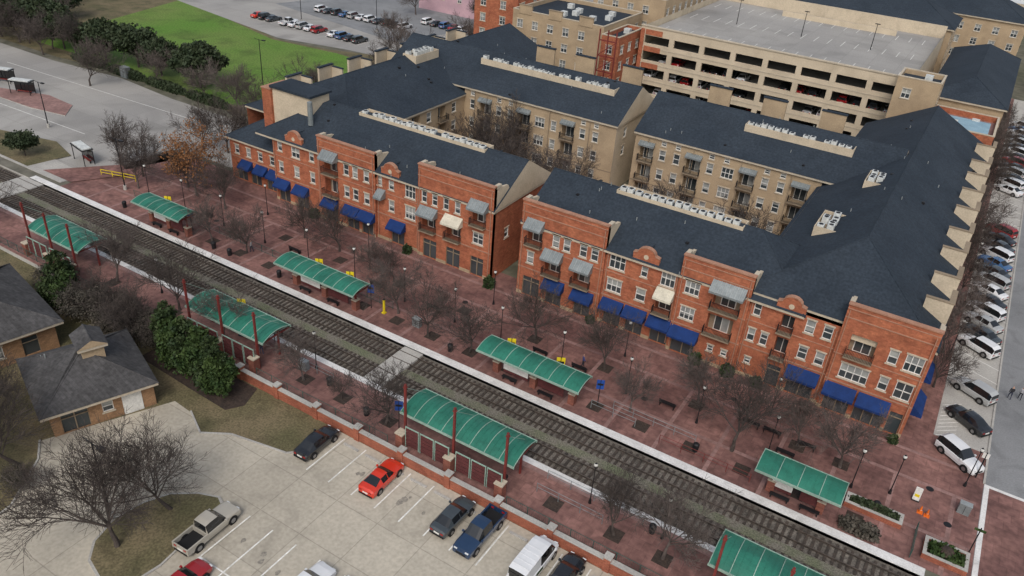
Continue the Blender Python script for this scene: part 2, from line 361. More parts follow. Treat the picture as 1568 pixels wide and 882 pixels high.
fence('ramp_railing',(-22.6,47.6),(-16,47.6),m='metal_awn',bars=False)
fence('ramp_railing',(-22.6,49.6),(-13,49.6),m='metal_awn',bars=False)
fence('ramp_railing',(-55,48.6),(-48,48.6),m='metal_awn',bars=False)
fence('ramp_railing',(-16,60.4),(-6.8,60.4),m='red_steel',bars=False)
fence('street_railing',(7.6,59.8),(7.6,63.5),m='teal')
# ------------------------------------------------------------ front brick buildings
def P(c,w=1.0): return (c-w/2,c+w/2)
def front(name,x0,x1,segs,wins,awns,gab,extra_ends):
    root=empty(name,(x0,76.5,0))
    wb=B();gb=B();rb=B()
    for (a,c,zt,kind) in segs:
        Y=76.2 if kind=='P' else 76.6
        hs=[]
        for (u0,u1,z0,z1,k) in wins:
            if a-.01<=u0 and u1<=c+.01: hs.append((u0-a,u1-a,z0,z1,k))
        w=Wall(wb,(a,Y),(1,0),(0,-1),c-a,0,zt,hs,'brick',wb=gb)
        w.lb(0,c-a,3.85,4.0,.0,.06,'cap');w.lb(0,c-a,7.15,7.25,.0,.045,'cap')
        last=0
        for h in sorted([h for h in hs if h[4]=='d']):
            if h[0]>last: w.lb(last,h[0],0,.45,.0,.05,'stucco')
            last=max(last,h[1])
        if c-a>last: w.lb(last,c-a,0,.45,0,.05,'stucco')
        for (u0,u1,z,m) in awns:
            if a-.2<=u0 and u1<=c+.2: w.awn(u0-a,u1-a,z,m)
        for u in (.25,c-a-.35): w.lb(u,u+.09,.5,zt-.6,.06,.14,'cap')
        if kind=='P':
            w.lb(-.05,c-a+.05,zt,zt+.16,-.45,.12,'cap');w.lb(0,c-a,zt-1.5,zt-1.38,0,.06,'cap');w.lb(0,c-a,zt-.5,zt-.4,0,.05,'cap')
            wb.poly([(a,Y+.4,9),(c,Y+.4,9),(c,Y+.4,zt),(a,Y+.4,zt)],'stucco_light')
            for xx in (a,c-.35):
                wb.hexa([(xx,Y+.003,9),(xx+.35,Y+.003,9),(xx+.35,Y+3.9,11),(xx,Y+3.9,11),(xx,Y+.003,zt-.002),(xx+.35,Y+.003,zt-.002),(xx+.35,Y+3.2,zt-.6),(xx,Y+3.2,zt-.6)],'stucco_light')
                wb.box(xx-.06,xx+.41,Y+.45,Y+1.5,zt-.3,zt+.12,'trim')
            for xx in (a,c): wb.poly([(xx,Y,0),(xx,Y+.6,0),(xx,Y+.6,zt),(xx,Y,zt)],'brick')
    for (gx,gw,zt) in gab:
        pts=[(gx-gw/2,9.4),(gx-gw/2,zt-.9)]
        for i in range(9):
            t=math.pi*(1-i/8);pts.append((gx+.8*math.cos(t)*gw*.42,zt-.75+.75*math.sin(t)))
        pts+=[(gx+gw/2,zt-.9),(gx+gw/2,9.4)]
        wb.poly([(x,76.35,z) for x,z in pts],'brick');wb.poly([(x,76.75,z) for x,z in pts],'stucco_light')
        for p,q in zip(pts[1:-1],pts[2:-1]):
            wb.hexa([(p[0],76.28,p[1]),(q[0],76.28,q[1]),(q[0],76.82,q[1]),(p[0],76.82,p[1]),(p[0],76.28,p[1]+.12),(q[0],76.28,q[1]+.12),(q[0],76.82,q[1]+.12),(p[0],76.82,p[1]+.12)],'cap')
        for xx in (gx-gw/2,gx+gw/2): wb.poly([(xx,76.35,9.4),(xx,76.6,9.4),(xx,76.75,zt-.9),(xx,76.35,zt-.9)],'brick')
        wb.poly([(gx-gw/2,76.35,9.4),(gx+gw/2,76.35,9.4),(gx+gw/2,76.6,9.35),(gx-gw/2,76.6,9.35)],'brick')
        roof(rb,gx-gw/2+.1,gx+gw/2-.1,76.76,80.2,9.6,zt-.35,'y',1,1,fas=None)
        gb.cyl((gx,76.33,zt-1.1),(gx,76.36,zt-1.1),.3,.3,10,'stucco_light')
    return root,wb,gb,rb
def finish(root,wb,gb,rb,rz=0):
    for n,q in (('walls',wb),('windows',gb),('roof',rb)):
        if q.v: o=q.done(n,root);o.location=-Vector(root.location)
    if rz: root.rotation_euler=(0,0,math.radians(rz))
r3=(8.0,9.6);r2=(4.7,6.3)
def W3(c,w=.95): return (*P(c,w),*r3,'w')
def W2(c,w=.95): return (*P(c,w),*r2,'w')
def BL(c,w,z): return (*P(c,w),z,z+2.45,'b')
def D(c,w): return (*P(c,w),.05,2.75,'d')
winsR=[W3(-37.5),W3(-36.0),W3(-33.8),W3(-32.3),BL(-40.4,2.0,7.4),BL(-37.6,2.2,4.1),BL(-33.6,2.2,4.1),W2(-40.8),
 (*P(-29.5,2.0),7.7,9.8,'w'),(*P(-29.5,1.9),4.6,6.3,'w'),(*P(-26.1,.8),7.9,9.3,'w'),W2(-26.1,1.2),(*P(-23.2,1.7),7.7,9.7,'w'),BL(-23.2,1.9,4.1),
 (*P(-20.2,1.7),*r3,'w'),(*P(-20.2,1.7),*r2,'w'),BL(-16.2,3.0,7.4),BL(-16.4,2.9,4.1),
 W3(-12.9,.8),W2(-12.9,.8),W2(-11.5,.8),BL(-9.6,1.3,7.2),BL(-9.6,1.3,3.95),W3(-7.3),W3(-5.5),W2(-7.3),W2(-5.5),
 BL(-2,2.5,7.4),W3(1.0,.9),(*P(2.95,1.7),7.8,9.7,'w'),(*P(-1.9,2.8),4.5,6.3,'w'),W2(1.0,.9),(*P(2.95,1.6),4.4,6.4,'w')]
for c in (-37.1,-33.1,-29.2,-26.3,-23.1): winsR.append(D(c,2.2))
winsR+=[D(-20,2.8),D(-6.6,2.8),D(-2.6,2.6),D(.7,3.0),D(-9.6,1.5),(*P(-16.8,.7),1.8,2.6,'w'),(*P(-15.2,.7),1.8,2.6,'w'),(*P(-12.6,.7),1.8,2.6,'w'),D(-40.4,2.4),D(3.2,1.3)]
awR=[(c-1.4,c+1.4,2.45,'blue_cloth') for c in (-37.1,-33.1,-29.3,-26.3,-23.2)]+[(-21.7,-18.3,2.45,'blue_cloth'),(-8.3,-4.9,2.5,'blue_cloth'),(-4.2,-1.0,2.5,'blue_cloth'),(-.8,2.4,2.5,'blue_cloth'),
 (-41.6,-39.2,9.7,'metal_awn'),(-38.9,-36.3,6.4,'metal_awn'),(-34.9,-32.3,6.4,'metal_awn'),(-24.3,-22.1,6.3,'cream_cloth'),(-18.1,-14.3,9.7,'metal_awn')]
segR=[(-42.4,-31,12.9,'P'),(-31,-21.8,10,'E'),(-21.8,-13.8,12.5,'P'),(-13.8,-4.4,10,'E'),(-4.4,4.3,13,'P')]
root,wb,gb,rb=front('brick_apartment_building',-42.4,4.3,segR,winsR,awR,[(-26.1,3.2,11.7),(-9.6,3.0,11.6)],None)
Wall(wb,(4.3,76.2),(0,1),(1,0),69,0,10.9,[(3+4*i,4.2+4*i,z,z+1.6,'w') for i in range(16) for z in (4.7,8)]+[(2+6*i,5+6*i,.1,2.7,'d') for i in range(11)],'brick',wb=gb)
Wall(wb,(-42.4,76.2),(0,1),(-1,0),15,0,9.95,[],'brick')
Wall(wb,(-42.4,91.1),(1,0),(0,1),27.6,0,9.95,[],'stucco')
Wall(wb,(-14.8,91.1),(0,1),(-1,0),20,0,10.9,[(2+4*i,3.2+4*i,z,z+1.6,'w') for i in range(4) for z in (2,5,8)],'stucco',wb=gb)
roof(rb,-42.6,-8,76.1,91.5,9.95,14.5,'x',1,0)
roof(rb,-15.3,4.6,76.7,146,10.6,16.0,'y',0,1)
def acwell(b,x0,x1,y0,y1,zb,zt,rows=1,seed=1):
    rr=random.Random(seed);t=.12
    for (a,c,d,e) in ((x0,x1,y0,y0+t),(x0,x1,y1-t,y1),(x0,x0+t,y0+t,y1-t),(x1-t,x1,y0+t,y1-t)): b.box(a,c,d,e,zb,zt,'stucco_light')
    b.box(x0+t,x1-t,y0+t,y1-t,zb,zt-.35,'stucco_shade')
    nx=int((x1-x0-.4)/1.0);ny=max(1,int((y1-y0-.3)/.98))
    for i in range(nx):
        for j in range(ny):
            if rr.random()<.12: continue
            x=x0+.22+i*1.0+rr.uniform(0,.12);y=y0+.2+j*.98+rr.uniform(0,.1);h=rr.uniform(.5,.85)
            b.box(x,x+.76,y,y+.76,zt-.35,zt-.35+h,'whiteunit');b.cyl((x+.38,y+.38,zt-.35+h),(x+.38,y+.38,zt-.32+h),.28,.28,8,'iron')
acwell(rb,-33.5,-17.8,83.0,85.2,13.5,14.45,seed=3)
acwell(rb,-11.5,-8.6,90,95.5,12.3,14.0,seed=4)
acwell(rb,-9.2,-6.4,106,110.5,13,15.0,seed=5)
for i in range(9):
    y=81.5+i*7.1+ (0 if i%2 else .9);dz=R.uniform(-.2,.2)
    rb.box(4.1,4.5,y,y+3.2,9.5,13.2+dz,'stucco_light');rb.box(4.03,4.57,y-.06,y+3.26,13.2+dz,13.32+dz,'stucco_shade')
    rb.box(1.9,4.1,y,y+.32,10.6,13.2+dz,'stucco_light');rb.box(1.84,4.03,y-.05,y+.37,13.2+dz,13.32+dz,'stucco_shade')
def pipes(b,n,x0,x1,y0,y1,ze,zr,axis,seed):
    rr=random.Random(seed)
    for _ in range(n):
        x=rr.uniform(x0,x1);y=rr.uniform(y0,y1)
        if axis=='x': t=1-abs(y-(y0+y1)/2)/((y1-y0)/2)
        else: t=1-abs(x-(x0+x1)/2)/((x1-x0)/2)
        z=ze+(zr-ze)*t
        if rr.random()<.6: b.cyl((x,y,z-.1),(x,y,z+.35),.06,.06,6,'metal_rib')
        else: b.box(x,x+.35,y,y+.35,z-.1,z+.2,'iron')
pipes(rb,22,-41,-16,76.1,91.5,9.95,14.5,'x',1);pipes(rb,22,-15.3,4.6,90,140,10.6,16,'y',2)
wS=Wall(B(),(4.3,76.2),(0,1),(1,0),10,0,1,[],'brick',wb=gb)
for u in (1,8,15,22): wS.awn(u,u+4,2.5,'blue_cloth')
finish(root,wb,gb,rb)
winsL=[]
for c in (-83.6,-77.4): winsL+=[W3(c,.9),W2(c,.9)]
winsL+=[(*P(-80.5,1.6),7.7,9.3,'w'),W2(-80.5,1.0),BL(-73.4,2.4,7.4),BL(-73.4,2.4,4.1),W3(-70.6),W3(-69.0),W3(-67.0),W2(-70.6),W2(-69.0),W2(-67.0),
 (*P(-63.0,.9),7.9,9.3,'w'),W2(-63),(*P(-59.8,1.7),7.6,9.7,'w'),(*P(-59.8,1.7),4.5,6.4,'w'),(-65.4,-64.6,8,9.6,'w'),
 W3(-57.2,.85),W3(-55.5,.85),W3(-53.7,.85),W3(-51.9,.85),BL(-48.6,2.0,7.4),BL(-56.4,2.2,4.1),BL(-52.4,2.2,4.1),W2(-48.6,1.6)]
for c in (-83.3,-79.6,-73.6,-69.6,-66.9,-61.9): winsL.append(D(c,2.2))
winsL+=[D(-56.2,2.2),D(-52.4,2.2),D(-48.6,2.0)]
awL=[(c-1.35,c+1.35,2.45,'blue_cloth') for c in (-83.3,-79.6,-73.6,-69.7,-66.9,-61.9)]+[(-74.8,-72,9.6,'metal_awn'),(-57.8,-55,6.4,'metal_awn'),(-53.8,-51,6.4,'cream_cloth'),(-49.9,-47.2,9.7,'metal_awn'),(-65.3,-64.0,6.4,'metal_awn')]
segL=[(-85,-75.8,10,'E'),(-75.8,-65.5,12.4,'P'),(-65.5,-58.2,10,'E'),(-58.2,-46.5,13.1,'P')]
root,wb,gb,rb=front('brick_apartment_building',-96,-46.5,segL,winsL,awL,[(-80.5,3.2,11.7),(-63,3.0,11.7)],None)
Wall(wb,(-46.5,76.2),(0,1),(1,0),15,0,9.95,[(3,4,5,6.4,'w'),(9,10,5,6.4,'w')],'brick',wb=gb)
Wall(wb,(-75,91.2),(1,0),(0,1),28.5,0,9.95,[],'stucco')
roof(rb,-88,-46.3,76.1,91.5,9.95,14.5,'x',0,1,gm='stucco_light')
acwell(rb,-74,-52.6,83.0,85.2,13.5,14.45,seed=6)
w=Wall(wb,(-96,78),(1,0),(0,-1),11,0,6.8,[(*P(c,.95),4.3,5.7,'w') for c in (1.5,4,6.5,9)]+[(*P(c,2.2),.05,2.75,'d') for c in (2.2,5.2,8.6)],'brick',wb=gb)
for c in (3.6,6.8,9.6): w.awn(c-1.3,c+1.1,2.45,'blue_cloth')
w.lb(0,11,3.7,3.84,0,.05,'cap')
Wall(wb,(-96,78),(0,1),(-1,0),64,0,6.8,[],'brick')
roof(rb,-96.5,-84,77.5,89,6.8,10.2,'x',0,1)
rb.box(-88.5,-81,80.6,84.5,6,15.4,'stucco_light');rb.box(-88.8,-80.7,80.3,84.8,15.4,15.75,'roof');rb.box(-90.3,-88.5,80.2,84.6,6,15.1,'brick');rb.box(-90.4,-88.45,80.1,84.7,15.1,15.25,'cap')
rb.cyl((-80,79.5,12),(-80,79.5,15.4),.4,.35,8,'metal_awn')
roof(rb,-96.5,-74.6,82,142,10.5,15.4,'y',0,1)
Wall(wb,(-96,82),(0,1),(-1,0),60,0,10.4,[],'brick')
hs=[]
for i,u in enumerate((1.5,5,8.5,12,15.5)):
    for z in (1.2,4.3,7.4): hs.append((u,u+2.1,z,z+2.4,'b') if i%2 else (u+.4,u+1.6,z+.6,z+2.2,'w'))
Wall(wb,(-75,91.4),(0,1),(1,0),19.8,0,10.4,hs,'stucco',wb=gb)
acwell(rb,-86,-83.2,108,114.5,13.5,15.7,seed=8)
for i in range(7):
    y=91+i*7.4
    rb.box(-96.7,-96.3,y,y+3.4,9.5,12.9,'stucco_light');rb.box(-96.8,-96.2,y-.06,y+3.46,12.9,13.1,'roof')
    rb.box(-96.3,-94,y+3.1,y+3.4,10.6,12.6,'stucco_light');rb.box(-96.2,-93.9,y+3.04,y+3.45,12.6,12.76,'roof')
pipes(rb,20,-80,-50,76.1,91.5,9.95,14.5,'x',5);pipes(rb,14,-96,-75,95,138,10.5,15.4,'y',6)
finish(root,wb,gb,rb)
# ------------------------------------------------------------ rear courtyard wings
def rear(name,x0,x1,xr0,xr1,seed,ended):
    root=empty(name,(x0,111,0));wb=B();gb=B();rb=B();rr=random.Random(seed)
    hs=[];u=1.0;i=0
    L=x1-x0
    while u<L-3.4:
        k=[0,1,2,0,1,3][i%6] if seed==3 else [1,0,0,1,2,3][i%6]
        for z in (1.3,4.4,7.5):
            if k==1: hs.append((u,u+2.2,z,z+2.4,'b'))
            elif k in(0,2): hs.append((u+.2,u+1.2,z+.7,z+2.3,'w'))
            else: hs.append((u+.2,u+2.0,z+.7,z+2.3,'w'))
        if k!=1 and rr.random()<.6: hs.append((u+.3,u+1.1,10.5,11.2,'w'))
        u+=3.0 if k==1 else 2.3 if k!=3 else 3.0;i+=1
    w=Wall(wb,(x0,111),(1,0),(0,-1),L,0,11.8,hs,'stucco',wb=gb,trim='trim')
    w.lb(0,L,3.9,4.02,0,.05,'stucco_shade');w.lb(0,L,11.45,11.8,0,.12,'trim')
    for h in hs:
        if h[4]=='b' and h[2]>7: w.awn(h[0]-.15,h[1]+.15,h[3]+.1,'metal_awn' ,dep=.8,h=.6)
    u=2.2
    while u<L-1: w.lb(u,u+.09,.3,11.4,.13,.2,'stucco_shade');u+=7.3
    Wall(wb,(x0,111),(0,1),(-1,0),15,0,11.8,[],'stucco_light')
    Wall(wb,(x1,111),(0,1),(1,0),15,0,11.8,[(3,4,6,7.6,'w'),(3,4,9,10.6,'w')] if ended else [],'stucco_light',wb=gb)
    Wall(wb,(x0,126),(1,0),(0,1),L,0,11.8,[],'stucco')
    roof(rb,xr0,xr1,110.6,126.4,11.8,16.3,'x',1,1,gm='stucco_light')
    for c in range(int((x1-x0-10)/9)+1):
        x=x0+5+c*9+rr.uniform(-1,1);rb.box(x,x+3.6,124.8,125.2,12,17.1,'stucco');rb.box(x-.1,x+3.7,124.7,125.3,17.1,17.3,'roof')
    pipes(rb,16,x0,x1,110.6,126.4,11.8,16.3,'x',seed)
    return root,wb,gb,rb
q=rear('beige_apartment_building',-75,-46.3,-92,-46,3,True);acwell(q[3],-75,-49.5,115.6,117.8,14,15.65,seed=9)
finish(*q)
q=rear('beige_apartment_building',-43,-14.8,-43.3,-6,4,False);acwell(q[3],-28,-12.5,115.2,117.4,13.8,15.5,seed=10)
finish(*q)
# ------------------------------------------------------------ garage
root=empty('parking_garage',(-62,154,0));wb=B();gb=B()
hs=[]
nb=8;Lg=51
for i in range(nb):
    u0=.9+i*(Lg-.6)/nb
    for z in (.9,4.2,7.5,10.8,14.1):
        hs.append((u0,u0+Lg/nb-1.1,z,z+(1.8 if z<14 else 1.6),'o'))
w=Wall(wb,(-62,154),(1,0),(0,-1),Lg,0,17.4,hs,'stucco_light')
w.lb(-.1,Lg+.1,17.4,17.6,-.5,.15,'trim');
for z in (3.6,6.9,10.2,13.4): w.lb(0,Lg,z-.1,z+.05,0,.08,'trim')
w.lb(-.02,.8,9,16.9,.0,.12,'brick')
for z in (9.55,12.85,16.1):
    w.lb(1.0,4.6,z-.25,z+.75,0,.09,'brick')
Wall(wb,(-62,154),(0,1),(-1,0),49,0,17.2,[],'stucco_light')
Wall(wb,(-11,154),(0,1),(1,0),49,0,17.2,[],'stucco_light')
wb.box(-62,-11,202.6,203,0,18.5,'stucco_light');wb.box(-45,-20,196,196.4,15.9,17.0,'stucco_light')
for z in (3.3,6.6,9.9,13.2): wb.box(-61.9,-11.1,154.5,202,z-.25,z,'concrete_plain')
wb.box(-61.8,-11.2,154.4,202.5,15.6,15.9,'road')
for i in range(18):
    for y in (159,176,192): wb.box(-60+i*2.7,-59.9+i*2.7,y,y+5,15.9,15.91,'line_paint')
for x in (-50,-36,-22):
    wb.cyl((x,178,15.9),(x,178,21),.09,.06,6,'iron');wb.box(x-.5,x+.5,177.9,178.1,20.9,21.05,'iron')
for n,qq in (('structure',wb),('windows',gb)):
    if qq.v: o=qq.done(n,root);o.location=-root.location
def flat_building(name,x0,x1,y0,y1,z,wall,roofm='roof',rows=3,col=4.0,par=.8,hip=False,zb=.8,seed=0,st=3.2):
    root=empty(name,(x0,y0,0));wb=B();gb=B();rb=B()
    def holes(L):
        h=[]
        n=int(L/col)
        for i in range(n):
            for r in range(rows):
                zz=z-1.0-st*(r+1)+.8
                if zz>0.3: h.append((i*col+col*.3,i*col+col*.3+1.4,zz,zz+1.6,'w'))
        return h
    Wall(wb,(x0,y0),(1,0),(0,-1),x1-x0,0,z,holes(x1-x0),wall,wb=gb)
    Wall(wb,(x1,y0),(0,1),(1,0),y1-y0,0,z,holes(y1-y0),wall,wb=gb)
    Wall(wb,(x0,y0),(0,1),(-1,0),y1-y0,0,z,[],wall);Wall(wb,(x0,y1),(1,0),(0,1),x1-x0,0,z,[],wall)
    if hip: roof(rb,x0-.5,x1+.5,y0-.5,y1+.5,z,z+min(x1-x0,y1-y0)*.26,'x' if x1-x0>y1-y0 else 'y')
    else:
        rb.box(x0+.3,x1-.3,y0+.3,y1-.3,z-par,z-par+.05,roofm)
        for a in ((x0-.05,x1+.05,y0-.05,y0+.3),(x0-.05,x1+.05,y1-.3,y1+.05),(x0-.05,x0+.3,y0+.3,y1-.3),(x1-.3,x1+.05,y0+.3,y1-.3)): rb.box(*a,z,z+.15,'trim')
        for (xa,ya,xb,yb) in ((x0+.3,y0+.3,x1-.3,y0+.3),(x0+.3,y1-.3,x1-.3,y1-.3),(x0+.3,y0+.3,x0+.3,y1-.3),(x1-.3,y0+.3,x1-.3,y1-.3)): rb.poly([(xa,ya,z-par),(xb,yb,z-par),(xb,yb,z),(xa,ya,z)],wall)
        rr=random.Random(seed)
        for _ in range(int((x1-x0)*(y1-y0)/60)+1):
            x=rr.uniform(x0+1,x1-2.5);y=rr.uniform(y0+1,y1-2.5);rb.box(x,x+1.2,y,y+1.2,z-par+.05,z-par+1,'whiteunit')
        if rows>=3:
            for k in range(int((x1-x0)/7)):
                x=x0+1.5+k*7;rb.box(x,x+3,y0-.12,y0+.35,z-.6,z+1.1,wall);rb.box(x-.1,x+3.1,y0-.2,y0+.42,z+1.1,z+1.25,'stucco_shade')
    for n,qq in (('walls',wb),('windows',gb),('roof',rb)):
        if qq.v: o=qq.done(n,root);o.location=-root.location
    return root
flat_building('stair_tower',-12.8,-6,148.5,155,18.8,'stucco',rows=1)
flat_building('terrace_building',-9,4,147.5,160,12.5,'brick','paver2',rows=2,par=1.0)
b=B();b.box(-6,3,149,156,11.6,12.3,'bluewater');b.done('rooftop_terrace_canopy')
flat_building('end_wing_building',-8,4.3,160.5,205,14,'stucco',rows=2,hip=True)
flat_building('tan_apartment_building',-88,-67,147,166,17.2,'stucco',rows=4,col=3.6)
flat_building('orange_brick_building',-99,-88.2,149,170,19.5,'brick',rows=4,col=5)
flat_building('orange_brick_building',-66.8,-63,146,158,16,'brick',rows=3,col=3.6)
flat_building('tan_apartment_building',-80,-63,168,200,20,'stucco',rows=4,col=3.6,hip=False)
flat_building('pink_shop_building',-150,-128,196,215,7,'pink',rows=1,col=6)
flat_building('tan_apartment_building',-62,-10,206,222,17.5,'stucco',rows=3,hip=True)
flat_building('tan_apartment_building',-60,4,232,250,17,'stucco',rows=3,hip=True)
flat_building('white_roof_building',-40,4,262,300,9,'stucco_light','white_roof',rows=1)
flat_building('white_roof_building',-130,-60,262,300,12,'stucco','white_roof',rows=1)
flat_building('white_roof_building',40,90,250,330,10,'stucco_light','white_roof',rows=1)
flat_building('white_roof_building',-30,8,320,380,9,'stucco_light','white_roof',rows=1)
for i in range(16):
    x=R.uniform(-420,60);y=R.uniform(330,560);flat_building('distant_building',x,x+R.uniform(25,50),y,y+R.uniform(20,40),R.uniform(6,12),R.choice(['stucco','stucco_light','brick']),R.choice(['white_roof','roof','white_roof']),rows=1,col=7,seed=i)
b=B()
for z in range(0,6):
    b.box(-66.5,-62.8,144.2,144.4,z*3+.3,z*3+.5,'red_steel')
for x in (-66.5,-64.7,-62.9): b.box(x,x+.2,144.0,144.2,0,17.5,'red_steel')
for z in range(5): b.cyl((-66.4,144.1,z*3+.5),(-62.9,144.1,z*3+3.3),.1,.1,4,'red_steel')
b.done('steel_stair')
# ------------------------------------------------------------ houses (turned off the street grid)
cx,cy=-59.2,36.2;root=empty('brick_house',(cx,cy,0));wb=B();gb=B();rb=B();z0=-.62
Wall(wb,(cx-.8,cy-9.6),(0,1),(1,0),9.2,z0,2.4,[(.8,3.2,z0+.05,1.7,'d'),(4.4,5.4,.4,1.6,'w')],'tan_wall',wb=gb)
Wall(wb,(cx-10,cy-9.6),(1,0),(0,-1),9.2,z0,2.4,[(2,3.2,.3,1.7,'w'),(5.5,6.7,.3,1.7,'w')],'tan_wall',wb=gb);Wall(wb,(cx-10,cy-.4),(1,0),(0,1),9.2,z0,2.4,[],'tan_wall')
wb.box(cx-.79,cx-.72,cy-3.4,cy-1.6,z0,2.0,'white_paint')
roof(rb,cx-11,cx,cy-10.5,cy,2.4,5.3,'y',0,0,m='roof_house')
rb.box(cx-6.8,cx-4.3,cy-5.4,cy-3.4,3.5,5.9,'stucco');roof(rb,cx-7.2,cx-3.9,cy-5.8,cy-3,5.9,6.7,'x',1,1,m='roof_house',gm='stucco')
pipes(rb,6,cx-10,cx-1,cy-9,cy-1,2.4,5.2,'y',4)
finish(root,wb,gb,rb,-21)
cx,cy=-75.2,36.6;root=empty('brick_house',(cx,cy,0));wb=B();gb=B();rb=B()
Wall(wb,(cx-.8,cy-13),(0,1),(1,0),12.4,z0,2.8,[(6,7.2,.4,1.8,'w'),(9,10.6,-.3,1.9,'d')],'tan_wall',wb=gb);Wall(wb,(cx-15,cy-.6),(1,0),(0,1),14.2,z0,2.8,[],'tan_wall');Wall(wb,(cx-15,cy-13),(1,0),(0,-1),14.2,z0,2.8,[],'tan_wall')
roof(rb,cx-16,cx,cy-14,cy+.2,2.8,6.6,'y',0,0,m='roof_house')
finish(root,wb,gb,rb,-12)
# ------------------------------------------------------------ shelters
def canopy(b,x0,x1,y0,y1,z,rise,tilt=0):
    n=10;w=y1-y0
    pr=[(y0+w*i/n, z+rise*math.sin(math.pi*(.12+.76*i/n))-rise*math.sin(math.pi*.12)+tilt*i/n) for i in range(n+1)]
    for (p,q) in zip(pr,pr[1:]):
        b.hexa([(x0,p[0],p[1]),(x1,p[0],p[1]),(x1,q[0],q[1]),(x0,q[0],q[1]),(x0,p[0],p[1]+.07),(x1,p[0],p[1]+.07),(x1,q[0],q[1]+.07),(x0,q[0],q[1]+.07)],'green_roof')
        k=max(4,int((x1-x0)/1.55))
        for i in range(k+1):
            x=x0+(x1-x0-.06)*i/k
            b.hexa([(x,p[0],p[1]+.072),(x+.06,p[0],p[1]+.072),(x+.06,q[0],q[1]+.072),(x,q[0],q[1]+.072),(x,p[0],p[1]+.13),(x+.06,p[0],p[1]+.13),(x+.06,q[0],q[1]+.13),(x,q[0],q[1]+.13)],'rib')
            for j in (1,2):
                xs=x+(x1-x0)/k*j/3
                if xs<x1-.05: b.hexa([(xs,p[0],p[1]+.071),(xs+.03,p[0],p[1]+.071),(xs+.03,q[0],q[1]+.071),(xs,q[0],q[1]+.071),(xs,p[0],p[1]+.10),(xs+.03,p[0],p[1]+.10),(xs+.03,q[0],q[1]+.10),(xs,q[0],q[1]+.10)],'green_roof')
    b.box(x0-.03,x1+.03,y0-.1,y0-.002,z-.12,z+.1,'rib');b.box(x0-.03,x1+.03,y1+.002,y1+.1,z-.12+tilt,z+.1+tilt,'rib')
    for x in (x0+.3,(x0+x1)/2,x1-.3): b.box(x-.06,x+.06,y0,y1,z-.18,z-.02,'red_steel')
def shelter_far(x0,x1):
    r=empty('platform_shelter',(x0,58.6,0));b=B()
    canopy(b,x0,x1,58.6,61.5,3.3,.45,.25)
    b.done('canopy',r).location=-r.location
    b=B();L=x1-x0
    for t in (.12,.5,.88) if L>9 else (.2,.8):
        x=x0+L*t;b.box(x-.35,x+.35,60.3,61,0,1.3,'brick_dark');b.box(x-.4,x+.4,60.25,61.05,1.3,1.42,'trim')
        b.box(x-.1,x+.1,60.55,60.75,1.42,3.4,'red_steel');b.cyl((x,60.6,2.4),(x,59.2,3.35),.05,.05,5,'red_steel')
    b.done('piers',r).location=-r.location
    b=B();b.box(x0+L*.2,x0+L*.45,60.4,60.5,.5,2.1,'maroon');b.box(x0+L*.55,x0+L*.8,60.4,60.5,.5,2.1,'maroon')
    b.box(x0+L*.2,x0+L*.45,60.36,60.395,.9,1.7,'white_paint')
    for t in (.22,.58): b.box(x0+L*t,x0+L*t+1.8,59.6,60.05,.42,.48,'iron');b.box(x0+L*t+.1,x0+L*t+.2,59.7,59.95,0,.42,'iron');b.box(x0+L*t+1.6,x0+L*t+1.7,59.7,59.95,0,.42,'iron')
    b.done('bench_and_panels',r).location=-r.location
for a in ((-93.7,-84.1),(-66.7,-54),(-36.8,-24.5),(-6.4,1.2)): shelter_far(*a)
def shelter_near(x0,x1):
    r=empty('platform_shelter',(x0,46,0));b=B();canopy(b,x0,x1,46.0,49.9,3.2,.8,.2);b.done('canopy',r).location=-r.location
    b=B();L=x1-x0
    for t in (.06,.5,.94):
        x=x0+L*t;b.box(x-.4,x+.4,44.75,45.55,0,1.6,'brick_dark');b.box(x-.46,x+.46,44.7,45.6,1.6,1.74,'trim')
        b.box(x-.1,x+.1,45.68,45.88,0,7.0,'red_steel');b.cyl((x,45.8,6.6),(x,49,3.95),.025,.025,5,'rib');b.box(x-.08,x+.08,48.6,48.8,0,3.8,'red_steel')
        b.box(x-.16,x+.16,45.62,45.94,6.6,6.68,'red_steel')
    b.done('piers_and_masts',r).location=-r.location
    b=B()
    for k in range(6):
        a=x0+L*.10+k*L*.135+(L*.05 if k>2 else 0);c=a+L*.125
        b.box(a,a+.07,45.1,45.2,.3,2.7,'rib');b.box(c-.07,c,45.1,45.2,.3,2.7,'rib')
        for j in range(5): b.box(a+.07,c-.07,45.12,45.18,.45+j*.42,.78+j*.42,'maroon')
        b.box(a+.07,c-.07,45.1,45.2,2.6,2.68,'rib')
    for t in (.2,.62): b.box(x0+L*t,x0+L*t+2,45.95,46.4,.42,.48,'iron');b.box(x0+L*t+.1,x0+L*t+.2,46,46.3,0,.42,'iron');b.box(x0+L*t+1.8,x0+L*t+1.9,46,46.3,0,.42,'iron')
    b.done('screens_and_benches',r).location=-r.location
for a in ((-97,-86.5),(-67.2,-55.2),(-37,-24.3),(-6.3,5.5)): shelter_near(*a)
